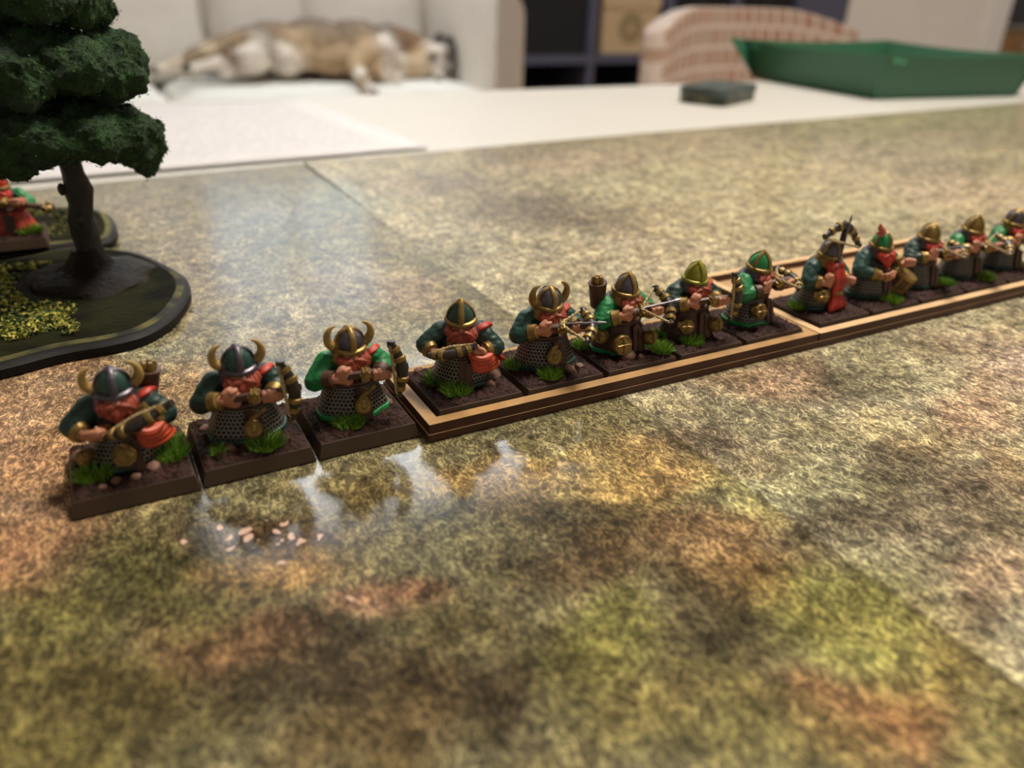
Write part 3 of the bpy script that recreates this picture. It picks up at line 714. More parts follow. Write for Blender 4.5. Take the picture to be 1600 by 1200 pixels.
# ------------------------------------------------------------------ green folding dice tray
def dice_tray():
    rt = thing('dice_tray', 'green folding dice tray with snapped corners on the white table', 'tray', tl(634, 357, -0.6), math.radians(-7))
    m = mat('green_leatherette', '2A5C42', 0.5, var=0.05, vscale=200, bump=0.15, bscale=1500)
    mi = mat('green_felt', '285A40', 0.9, var=0.06, vscale=400)
    L = 172.0; H = 37.0; fl_ = 10.0; t = 1.6
    mb = MB(); mb.box((0,0,0.2), (L,L,2.2)); mb.build('bottom', mi, rt)
    def wall(k):
        mb = MB()
        def P(u, v, o):
            s = u*L; sag = -2.6*math.sin(math.pi*u)*v
            return Vector((s + (u-0.5)*2*fl_*v, -fl_*v - 1.2*math.sin(math.pi*u)*v + o, 0.4 + (H+sag)*v))
        nu = 15
        vs = [P(i/(nu-1), v, o) for o in (0, t) for v in (0, 1) for i in range(nu)]
        f = []
        for a in range(nu-1):
            f += [(a, a+1, nu+a+1, nu+a), (2*nu+a+1, 2*nu+a, 3*nu+a, 3*nu+a+1), (nu+a, nu+a+1, 3*nu+a+1, 3*nu+a), (a+1, a, 2*nu+a, 2*nu+a+1)]
        f += [(0, nu, 3*nu, 2*nu), (nu-1, 3*nu-1, 4*nu-1, 2*nu-1)]
        c = Vector((L/2, L/2, 0)); R = Matrix.Translation(c) @ Matrix.Rotation(k*math.pi/2, 4, 'Z') @ Matrix.Translation(-c)
        mb._add([R @ p for p in vs], f)
        w = mb.build('side_wall', m, rt, smooth=False)
        # pinched corner tab and its press stud
        mb = MB()
        A = Vector((-fl_, -fl_, H+0.4)); B = Vector((-0.5, -0.5, 2)); T = Vector((-fl_-20, -fl_+3, H+3)) if k in (0, 3) else Vector((-fl_-3, -fl_+6, H))
        if k == 3: T = Vector((-fl_+3, -fl_-22, H+2))
        if k == 0: T = Vector((-fl_-2, -fl_+9, H-1))
        o = Vector((0.7, -0.7, 0)); 
        mb._add([R @ q for q in (A-o, T-o, B-o, A+o, T+o, B+o)], [(0,1,2),(5,4,3),(0,3,4,1),(1,4,5,2),(2,5,3,0)])
        mb.build('corner_tab', m, w, smooth=False)
        for e in (Matrix.Translation((12,-fl_*0.85-0.4,H*0.86)) @ Matrix.Rotation(math.pi/2-0.27,4,'X'), Matrix.Translation((4,-fl_*0.9-0.4,H*0.88)) @ Matrix.Rotation(math.pi/2-0.27,4,'X')):
            mb = MB(); mb.lathe([(2.2,0),(2.0,0.8),(0,1.1)], 16, M=R @ e); mb.build('press_stud', mat('stud_green','4C9A70',0.3), w)
    for k in range(4): wall(k)
dice_tray()

# ------------------------------------------------------------------ camouflage tin
tn = thing('camouflage_tin', 'small rounded camouflage-patterned tin on the white table', 'tin', tl(483, 390, -0.6), math.radians(24))
M_camo = mat('camouflage', '1E261C', 0.45, vscale=90, col2='54563A', detail=2)
def rrect(hx, hy, r, n=6):
    o = []
    for cx, cy, a0 in ((hx-r,hy-r,0),(-hx+r,hy-r,90),(-hx+r,-hy+r,180),(hx-r,-hy+r,270)):
        for i in range(n+1):
            a = math.radians(a0+90*i/n); o.append((cx+r*math.cos(a), cy+r*math.sin(a)))
    return o
mb = MB(); mb.prism(rrect(33,20,6), 0.1, 9.0); mb.build('tin_body', M_camo, tn, bevel=0.0006)
mb = MB(); mb.prism(rrect(33.6,20.6,6.4), 7.0, 13.0); ld = mb.build('lid', mat('camouflage_lid','4A5856',0.4,vscale=70,col2='2E3630',detail=2), tn, bevel=0.001)

# ------------------------------------------------------------------ terrain bases and tree
def smooth_outline(pts, n=6):
    out = []; k = len(pts)
    for i in range(k):
        p0, p1, p2, p3 = (Vector(pts[(i+j-1) % k]) for j in range(4))
        for q in range(n):
            t = q/n
            out.append(0.5*((2*p1) + (p2-p0)*t + (2*p0-5*p1+4*p2-p3)*t*t + (-p0+3*p1-3*p2+p3)*t**3))
    return out
M_tb = mat('terrain_black', '0C0B09', 0.6, var=0.3, vscale=120, bump=0.4, bscale=500, spec=0.25)
M_tt = mat('terrain_top', '0E0D09', 0.9, vscale=90, col2='22230F', bump=0.8, bscale=700, bdist=0.0006, spec=0.1)
M_fl = mat('flock', '808080', 0.9, attr=True, var=0.2, vscale=500)
M_edge = mat('terrain_drybrush', '100F0A', 0.8, vscale=110, col2='5E5A28')
def terrain(label, pts, loc, H):
    rt = thing('terrain_base', label, 'terrain base', loc, group='black scenery bases')
    o = smooth_outline(pts); n = len(o)
    c = sum(o, Vector((0,0)))/n
    mb = MB(); mb.curm = 0
    inn = [p + (c-p).normalized()*1.6 for p in o]; inn2 = [p + (c-p).normalized()*3.4 for p in o]
    vs = [Vector((p.x,p.y,0)) for p in o] + [Vector((p.x,p.y,H*0.62)) for p in o] + [Vector((p.x,p.y,H)) for p in inn]
    f = [(i,(i+1)%n,n+(i+1)%n,n+i) for i in range(n)] + [(n+i,n+(i+1)%n,2*n+(i+1)%n,2*n+i) for i in range(n)] + [tuple(range(n-1,-1,-1)), tuple(2*n+i for i in range(n))]
    mb._add(vs, f); b = mb.build('slab', M_tb, rt)
    mb = MB(); vs = [Vector((p.x,p.y,H+0.05)) for p in inn] + [Vector((p.x,p.y,H+0.4)) for p in inn2]
    f = [(i,(i+1)%n,n+(i+1)%n,n+i) for i in range(n)]; mb._add(vs, f); mb.build('dry_brushed_rim', M_edge, rt)
    mb = MB(); vs = [Vector((p.x,p.y,H+0.35)) for p in inn2] + [Vector((c.x,c.y,H+0.6))]
    mb._add(vs, [(i,(i+1)%n,n) for i in range(n)]); mb.build('soil', M_tt, rt)
    return rt, o, c
def flakes(name, parent, sampler, n, size, cols, mat_=None, up=0.6):
    mb = MB()
    for i in range(n):
        p = sampler()
        if p is None: continue
        mb.cur = tuple(lin(random.choice(cols)))
        d = [Vector((random.gauss(0,1), random.gauss(0,1), random.gauss(0,up))).normalized()*size*random.uniform(0.5,1.3) for _ in range(3)]
        mb._add([p+d[0], p+d[1], p+d[2]], [(0,1,2)])
    o = mb.build(name, mat_ or M_fl, parent, smooth=False, col=True)
    return tag(o, kind='stuff')
FX, FY = -16.0, 104.0
front_pts = [(x-FX, y-FY) for x, y in ((30.8,90),(32.5,102),(31,113),(25,130),(16.5,141),(4,147),(-10,142),(-24,140),(-42,137),(-62,126),(-70,104),(-62,78),(-42,62),(-24,60),(-12,61.5),(0,65),(10,65.6),(18,68),(25,76))]
tbf, of, cf = terrain('black scenery base with yellow-green flock, under the tall tree', front_pts, tl(FX,FY,0.15), 3.2)
def in_front():
    x = random.uniform(-52, 4); y = random.uniform(72, 130)
    k = mnoise.noise(Vector((x*0.11, y*0.11, 3.3)))
    d = math.hypot((x-9)/19, (y-112)/21)
    if d < 1 or k < -0.18 + (0.25 if y < 78 else 0): return None
    if (x+16)**2/52**2 + (y-102)**2/38**2 > 0.95: return None
    return Vector((x-FX, y-FY, 3.4+random.uniform(0,1.5)))
flakes('flock', tbf, in_front, 22000, 0.9, ['9EA040','BAB452','5A6A28','1E3A1A','2A4A20','D2C466','1A2E16','C2BC56'])
BX, BY = -12.0, 176.0
back_pts = [(x-BX, y-BY) for x, y in ((15.5,151),(18.5,164),(18.5,176),(16.5,188),(8,197),(-6,203),(-24,204),(-42,198),(-52,180),(-46,160),(-30,151),(-10,149.5),(6,149.5))]
tbb, ob, cb = terrain('black scenery base behind the tree, a painted figure standing on it', back_pts, tl(BX,BY,0.15), 3.4)
def in_back():
    a = random.uniform(0, 6.28); r = random.uniform(0.55, 0.93)
    return Vector((-4 + 32*r*math.cos(a), 1+25*r*math.sin(a), 3.5+random.uniform(0,1)))
flakes('flock', tbb, in_back, 2600, 0.8, ['5A5E2A','74702E','2E3C1C','1E2A16','8C8440'])

def tree():
    rt = thing('model_tree', 'tall scale-model tree with dark green foam foliage tiers', 'model tree', tl(9, 112, 3.6))
    M_tr = mat('tree_bark', '221D17', 0.6, var=0.3, vscale=200, bump=0.8, bscale=450, bdist=0.0008)
    mb = MB()
    pts = []; rr = []
    for i in range(26):
        t = i/25; z = 1+t*98
        pts.append((1.0*math.sin(t*7)+0.4*math.sin(t*31), 0.8*math.sin(t*5+1), z)); rr.append((3.5-1.8*t)*(1+0.10*math.sin(i*2.3)) + 3.0*max(0, 1-t*14))
    mb.tube(pts, rr, 14)
    for q in range(len(mb.v)):
        v = mb.v[q]; mb.v[q] = v + Vector((mnoise.noise(v*0.45), mnoise.noise(v*0.45+Vector((7,0,0))), 0))*0.9
    for k in range(9):
        a = k*2.4; z = 9+k*4.0
        mb.ell((2.9*math.cos(a)*(1-z/150), 2.9*math.sin(a)*(1-z/150), z), (1.0,1.0,1.7), n=8, m=5)
    mb.build('trunk', M_tr, rt)
    mb = MB()
    mb.lathe([(16.5,-0.2),(15.5,1.2),(13,2.4),(9.5,3.0),(6.5,3.8),(4.6,6.0),(3.5,8.5)], 40, fn=lambda r,a,z: r*(1+0.06*math.sin(3*a)+0.05*math.sin(7*a+z)) )
    for q in range(len(mb.v)):
        v = mb.v[q]; mb.v[q] = v + Vector((0,0,1))*0.7*mnoise.noise(v*0.35)*(1 if v.z > 0.5 else 0)
    mb.build('root_mound', mat('mound_brown','211B15',0.6,var=0.3,vscale=150,bump=0.9,bscale=600,bdist=0.0006,spec=0.15), rt)
    M_fo = mat('foam_foliage', '23421A', 0.9, vscale=260, col2='122A12', bump=1.0, bscale=900, bdist=0.0012)
    tiers = [ # z, radius, half height, lumps
        (40.0, 25.0, 8.5, 11), (55.5, 24.5, 8.0, 10), (70.0, 19.0, 8.0, 9), (84.0, 16.0, 8.0, 8), (97.0, 10.0, 8.0, 5)]
    for ti, (z, R, h, n) in enumerate(tiers):
        mb = MB(); rnd = random.Random(40+ti)
        mb.ell((0,0,z+1), (R*0.66,R*0.66,h*1.02))
        for k in range(n):
            a = 2*math.pi*k/n + rnd.uniform(-0.2,0.2); r = R*rnd.uniform(0.58,0.70)
            s = R*0.36*rnd.uniform(0.85,1.15)
            dz = rnd.uniform(-2.5,2.0)
            if ti == 0 and math.cos(a) > 0.6: dz -= 3.0
            mb.ell((r*math.cos(a), r*math.sin(a), z+dz), (s,s,h*rnd.uniform(0.65,0.95)), jit=0.2)
        fo = mb.remeshed('foliage_tier', M_fo, rt, 0.9, disp=lambda p: 2.4*mnoise.noise(p*0.16)+1.3*mnoise.noise(p*0.42)+0.7*mnoise.noise(p*1.1), smooth_it=1)
        vs = [v.co*1000 for v in fo.data.vertices]
        flakes('flock', fo, lambda: random.choice(vs)+Vector((random.gauss(0,0.35),random.gauss(0,0.35),random.gauss(0,0.35))), 9000, 0.42, ['1C4018','28521E','15300F','10260F','38602A'], up=1)
tree()

# ------------------------------------------------------------------ movement trays
M_wtop = mat('mdf_top', 'A47E4C', 0.6, var=0.25, vscale=180)
M_wtop2 = mat('mdf_top_pale', 'D0AC80', 0.6, var=0.12, vscale=180)
M_wside = mat('mdf_burnt_edge', '4A2410', 0.5, var=0.2, vscale=300)
M_wfloor = mat('mdf_floor', 'B8946A', 0.7, var=0.1, vscale=150)
def side_top(mb, a, b):
    o = len(mb.f); mb.box(a, b); mb.mi[o:] = [0, 1, 0, 0, 0, 0]
def move_tray(label, x0, y0, Lx, Ly, mtop, rz=0):
    r = thing('movement_tray', label, 'tray', tl(x0, y0, 0.05), rz, 'wooden movement trays')
    mb = MB(); side_top(mb, (-0.35,-0.25,0), (Lx+0.0,Ly+0.25,1.5)); mb.build('tray_floor', [M_wside, M_wfloor], r, smooth=False)
    w = 2.5
    for a, b in (((0,0,1.5),(Lx,w,3.6)), ((0,Ly-w,1.5),(Lx,Ly,3.6)), ((0,w,1.5),(w,Ly-w,3.6)), ((Lx-w,w,1.5),(Lx,Ly-w,3.6))):
        mb = MB(); side_top(mb, a, b); mb.build('rim', [M_wside, mtop], r, smooth=False)
    return r
move_tray('dark-edged wooden movement tray holding five crossbow figures', 61.6, -2.3, 105.6, 25.0, M_wtop)
move_tray('pale-rimmed deeper wooden movement tray at the right', 167.6, -2.4, 105.8, 47.6, M_wtop2, 0.004)

# ------------------------------------------------------------------ painted miniatures
M_base = mat('base_brown', '44301E', 0.55, var=0.08, vscale=200)
M_mud = mat('base_mud', '341A12', 0.7, var=0.7, vscale=700, bump=1.0, bscale=1300, bdist=0.0009, spec=0.3)
M_rock = mat('base_rock', '7A5A4A', 0.7, var=0.25, vscale=400, bump=0.5, bscale=1200)
M_grass = mat('static_grass', '808080', 0.6, attr=True, var=0.3, vscale=600)
M_body = mat('body_paint', '808080', 0.5, attr=True, var=0.22, vscale=700, bump=0.35, bscale=900, bdist=0.0002)
M_gold = mat('gold_paint', '8E7440', 0.42, metal=0.6, var=0.4, vscale=700, bump=0.3, bscale=1200)
M_silver = mat('silver_paint', '8A8690', 0.35, metal=0.75, var=0.35, vscale=700)
M_gun = mat('gunmetal_paint', '5C5660', 0.38, metal=0.6, var=0.4, vscale=700)
M_horn = mat('horn_paint', 'A88A4E', 0.5, var=0.35, vscale=500)
M_red = mat('red_paint', 'B0301E', 0.5, var=0.3, vscale=450)
M_beard = mat('beard_paint', '8C3822', 0.6, var=0.45, vscale=900)
M_leather = mat('leather_paint', '4A2C1E', 0.5, var=0.35, vscale=600)
M_black = mat('black_wood_paint', '2C2622', 0.4, var=0.4, vscale=600)
M_cord = mat('bowstring_paint', 'B8A478', 0.5, var=0.2, vscale=900)
M_green = mat('bright_green_paint', '1E8A48', 0.45, var=0.25, vscale=500)
M_dgreen = mat('dark_green_paint', '20453C', 0.45, var=0.3, vscale=500)
M_olive = mat('olive_gold_paint', '8E8A2E', 0.4, metal=0.4, var=0.3, vscale=500)
def mail_material():
    m = bpy.data.materials.new('chainmail'); m.use_nodes = True
    nt = m.node_tree; b = nt.nodes['Principled BSDF']; N = nt.nodes.new; L = nt.links.new
    uv = N('ShaderNodeUVMap'); mp = N('ShaderNodeMapping'); mp.inputs['Scale'].default_value = (44, 11, 1); L(uv.outputs[0], mp.inputs['Vector'])
    br = N('ShaderNodeTexBrick'); br.inputs['Scale'].default_value = 1.0; br.inputs['Brick Width'].default_value = 1.0; br.inputs['Row Height'].default_value = 1.0
    br.inputs['Mortar Size'].default_value = 0.15; br.inputs['Mortar Smooth'].default_value = 0.6; br.offset = 0.5
    br.inputs['Color1'].default_value = (*lin('1C1816'), 1); br.inputs['Color2'].default_value = (*lin('2A2422'), 1); br.inputs['Mortar'].default_value = (*lin('A49C90'), 1)
    L(mp.outputs[0], br.inputs['Vector']); L(br.outputs['Color'], b.inputs['Base Color'])
    b.inputs['Roughness'].default_value = 0.4; b.inputs['Metallic'].default_value = 0.4
    bp = N('ShaderNodeBump'); bp.inputs['Strength'].default_value = 0.9; bp.inputs['Distance'].default_value = 0.0003; L(br.outputs['Fac'], bp.inputs['Height']); L(bp.outputs[0], b.inputs['Normal'])
    return m
M_mail = mail_material()

def make_rock(parent, x, y, z, r, seed, M):
    mb = MB(); mb.ell((0,0,0), (r, r*0.8, r*0.75), n=12, m=8)
    for i, v in enumerate(mb.v): mb.v[i] = v*(1+0.28*mnoise.noise(v*(1.1/r)+Vector((seed*3.1,0,0)))) 
    mb.build('rock', M_rock, parent, M=M @ Matrix.Translation((x,y,z+r*0.35)) @ Matrix.Rotation(seed, 4, 'Z'), sharp=25)
def make_tuft(parent, x, y, z, r, h, seed, M, n=150):
    rnd = random.Random(seed); mb = MB()
    for i in range(n):
        a = rnd.uniform(0, 6.283); q = r*math.sqrt(rnd.random())
        p = Vector((q*math.cos(a), q*math.sin(a), 0)); lean = Vector((math.cos(a), math.sin(a), 0))*(q/r)*0.9 + Vector((rnd.gauss(0,.35), rnd.gauss(0,.35), 0))
        hh = h*rnd.uniform(0.6,1.15)*(1-0.35*(q/r)**2)
        d = (Vector((0,0,1))+lean*0.75).normalized()
        s = d.cross(Vector((rnd.gauss(0,1), rnd.gauss(0,1), 0.1))).normalized()*0.085
        mid = p + d*hh*0.55; tip = p + d*hh + lean*0.3
        k = rnd.random()
        mb.cur = tuple(lin(rnd.choice(['74A02C','64902A','86B03A','54801E','98BC48'])))
        mb._add([p-s, p+s, mid+s*0.8, mid-s*0.8, tip], [(0,1,2,3),(3,2,4)])
    mb.build('grass_tuft', M_grass, parent, M=M @ Matrix.Translation((x,y,z)), smooth=False, col=True)

BH = 2.85
def make_base(root, seed, rocks, tufts):
    I = Matrix.Identity(4)
    mb = MB(); mb.frustum((0,0), (10,10), 0, BH, (9.25,9.25)); b = mb.build('base', M_base, root, smooth=False, bevel=0.00012)
    n = 52
    def P(u, v):
        x, y = (u-0.5)*18.3, (v-0.5)*18.3
        e = min(1, min(9.15-abs(x), 9.15-abs(y))/0.9)
        q = Vector((x*0.55, y*0.55, seed*1.7))
        h = 0.55*mnoise.noise(q) + 0.45*mnoise.noise(q*2.7) + 0.42*mnoise.noise(q*5.5) + 0.3*mnoise.noise(q*11)
        return Vector((x, y, BH + 0.02 + e*(0.6+h*1.25)))
    mb = MB(); mb.grid(P, n, n); mb.build('mud', M_mud, b, sharp=0)
    for i, (x, y, r) in enumerate(rocks): make_rock(b, x, y, BH+0.3, r, seed+i*1.3, I)
    for i, (x, y, r, h) in enumerate(tufts): make_tuft(b, x, y, BH+0.5, r*1.08, h*1.25, seed*17+i, I, n=int(420*r/2.2))
    return b

def frame(o, mz, pr):
    X = Vector(mz).normalized(); Y = Vector(pr); Y = (Y - X*Y.dot(X)).normalized(); Z = X.cross(Y)
    if Z.z < 0 and abs(Y.z) < 0.7: Y = -Y; Z = -Z
    return Matrix(((X.x,Y.x,Z.x,o[0]),(X.y,Y.y,Z.y,o[1]),(X.z,Y.z,Z.z,o[2]),(0,0,0,1)))

def crossbow(root, M, F, reach=6.6, half=4.9, bend=1.9, drawn=False, bolt=False, lever=False, gear=True, limb=None, bandmat=None):
    """local: muzzle +X, limbs along Y, top +Z"""
    A = F @ M
    limb = limb or M_black; bandmat = bandmat or M_gold
    mb = MB()
    mb.tube([(-3.6,0,-0.75),(-2.6,0,-0.4),(-1.2,0,-0.05),(1.0,0,0),(reach*0.6,0,0),(reach-0.3,0,0),(reach+0.5,0,0)], [0.85,0.95,0.8,0.85,0.8,0.72,0.6], 8, flat=0.85)
    mb.tube([(reach+0.3,-0.5,-0.6),(reach+1.2,-0.5,-0.5),(reach+1.2,0.5,-0.5),(reach+0.3,0.5,-0.6)], 0.2, 6)
    cb = mb.build('crossbow', M_leather, root, M=A)
    # bow limbs
    mb = MB(); pts = []; rr = []
    for i in range(17):
        t = -1+2*i/16; pts.append((reach - bend*abs(t)**1.9 + (0.55 if abs(t) > 0.97 else 0), t*half, 0.1)); rr.append((1.22-0.48*abs(t))*(1.0 if abs(t) < 0.97 else 1.15))
    mb.tube(pts, rr, 9, flat=0.8)
    pb = mb.build('bow_limbs', limb, cb, M=A)
    for t in (-0.68, -0.36, 0.36, 0.68):
        x = reach - bend*abs(t)**1.9; d = Vector((-1.9*bend*abs(t)**0.9*(1 if t > 0 else -1)/half, 1, 0)).normalized()
        c = Vector((x, t*half, 0.1)); r = (1.22-0.48*abs(t))
        mb = MB(); mb.tube([c-d*0.52, c-d*0.4, c+d*0.4, c+d*0.52], [r+0.06, r+0.24, r+0.24, r+0.06], 10, flat=0.85)
        mb.build('limb_band', bandmat, cb, M=A)
    # twisted string
    tip = reach - bend + 0.25
    nut = 1.6 if drawn else tip
    path = [Vector((tip, -half*0.97, 0.35)), Vector((nut, -0.25, 0.85)), Vector((nut, 0.25, 0.85)), Vector((tip, half*0.97, 0.35))]
    mb = MB()
    for ph in (0, math.pi):
        P = []
        for a, b in zip(path[:-1], path[1:]):
            k = max(2, int((b-a).length*5))
            for i in range(k):
                q = i/k; c = a.lerp(b, q); an = (c.y*4.2)+ph
                P.append(c + Vector((0.17*math.cos(an), 0, 0.17*math.sin(an))))
        P.append(path[-1]); mb.tube(P, 0.21, 6)
    mb.build('string', M_cord, cb, M=A)
    if bolt:
        mb = MB(); mb.tube([(1.6,0,0.95),(reach+1.2,0,0.95)], 0.2, 8); mb.tube([(reach+1.0,0,0.95),(reach+1.6,0,0.95),(reach+3.2,0,0.95)], [0.2,0.5,0.03], 8, flat=0.5)
        mb.build('bolt', M_silver, cb, M=A)
    if gear:
        mb = MB(); pts = []
        for i in range(32):
            a = 2*math.pi*i/32; r = 1.15 if (i//2) % 2 else 0.88
            pts.append((r*math.cos(a), r*math.sin(a)))
        G = A @ Matrix.Translation((1.9,0,0)) @ (Matrix.Identity(4) if abs(M[2][1]) > 0.7 else Matrix.Rotation(math.pi/2, 4, 'X'))
        mb.prism(pts, -1.35, 1.35, G); mb.lathe([(0.55,-1.6),(0.5,1.6)], 12, M=G); mb.build('cog_wheel', M_gold, cb)
    if lever:
        mb = MB(); mb.tube([F @ Vector(p) for p in lever[0]], 0.42, 8); mb.build('crank_lever', M_gold, cb)
        c, n = lever[1]; z = Vector(n).normalized(); q = z.to_track_quat('Z', 'Y').to_matrix().to_4x4()
        G = F @ Matrix.Translation(c) @ q
        mb = MB(); mb.lathe([(0,-0.5),(1.55,-0.5),(1.75,-0.2),(1.75,0.25),(1.5,0.5),(1.3,0.35),(0.7,0.4),(0.5,0.6),(0,0.62)], 22, M=G)
        mb.build('crank_disc', M_gold, cb)
    return cb

def hand(mb, wrist, f, n, side=1):
    """palm plus four curled fingers and a thumb; f towards the knuckles, n the curl direction"""
    f = Vector(f).normalized(); n = Vector(n); n = (n - f*n.dot(f)).normalized(); a = n.cross(f)
    w = Vector(wrist)
    mb.cur = tuple(lin('B5795C'))
    R = Matrix((( f.x,a.x,n.x,0),(f.y,a.y,n.y,0),(f.z,a.z,n.z,0),(0,0,0,1)))
    mb.ell(w+f*1.25, (1.45,1.55,0.8), M=R, n=12, m=8)
    for i in range(4):
        L = (0.9,1.05,1.0,0.8)[i]
        k0 = w + f*(2.0+0.15*(i in (1,2))) + a*(i-1.5)*0.92 - n*0.1
        k1 = k0 + f*0.85*L + n*0.35; k2 = k1 + f*0.15 + n*1.15*L; k3 = k2 - f*0.75*L + n*0.35
        mb.cap(k0, k1, 0.50, 0.46, 8); mb.cap(k1, k2, 0.46, 0.42, 8); mb.cap(k2, k3, 0.42, 0.36, 8)
    t0 = w + f*0.7 + a*side*1.35; t1 = t0 + f*0.8 + a*side*0.45 + n*0.55; t2 = t1 + f*0.9 - a*side*0.2 + n*0.6
    mb.cap(t0, t1, 0.55, 0.48, 8); mb.cap(t1, t2, 0.48, 0.36, 8)

POSES = {
 'chest': dict(o=(-0.6,-5.6,10.0), mz=(0.95,-0.22,0.08), pr=(-0.36,0.10,0.93), reach=8.8, half=5.9,
     R=((-7.2,-1.2,8.2),(-4.2,-4.6,9.6),(0.95,-0.28,0.1),(0.25,0.9,0.1)), L=((6.9,-0.6,8.8),(4.4,-4.7,8.8),(-0.1,-0.95,0.15),(0,0.15,1))),
 'front': dict(o=(1.0,-2.2,9.2), mz=(-0.22,-0.96,-0.08), pr=(0.88,-0.2,0.44), reach=6.0,
     R=((-7.2,-1.0,8.6),(-5.8,-3.6,8.0),(0.8,-0.5,-0.2),(0.5,0.4,0.8)), L=((7.0,-1.2,8.0),(4.6,-3.2,8.0),(-0.8,-0.4,0.1),(0,0.2,1))),
 'aim': dict(o=(-0.9,-5.0,10.4), mz=(0.88,-0.46,0.06), pr=(0.45,0.80,0.38), reach=8.0,
     R=((-7.2,-1.0,8.2),(-4.2,-4.3,9.8),(0.95,-0.28,0.1),(0.25,0.9,0.1)), L=((6.9,-1.4,8.8),(4.2,-5.0,9.2),(-0.1,-0.95,0.15),(0,0.15,1))),
 'aim_high': dict(o=(0.2,-4.6,11.0), mz=(0.92,-0.38,0.06), pr=(0.40,0.86,0.25), reach=6.8,
     R=((-6.6,-1.4,8.6),(-3.0,-4.2,9.6),(0.95,-0.28,0.25),(0.25,0.9,0.1)), L=((6.9,-2.0,9.0),(5.0,-5.4,9.4),(-0.1,-0.95,0.15),(0,0.15,1))),
 'upright': dict(o=(-2.0,-4.4,8.0), mz=(0.32,0.16,1.0), pr=(0.95,-0.2,-0.28), reach=14.0,
     R=((-7.0,-1.0,8.0),(-5.2,-4.0,8.2),(0.9,-0.4,0.1),(0.3,0.9,0.1)), L=((7.0,-1.2,8.0),(4.6,-4.2,7.0),(-0.6,-0.7,0.1),(0.3,0.2,1))),
 'drum': dict(o=None, R=((-7.0,-1.2,8.0),(-3.0,-5.2,7.0),(0.8,-0.6,-0.2),(0.2,0.6,0.8)), L=((7.0,-1.0,8.6),(6.0,-4.6,9.4),(-0.3,-0.9,0.1),(0.1,0.2,1))),
}

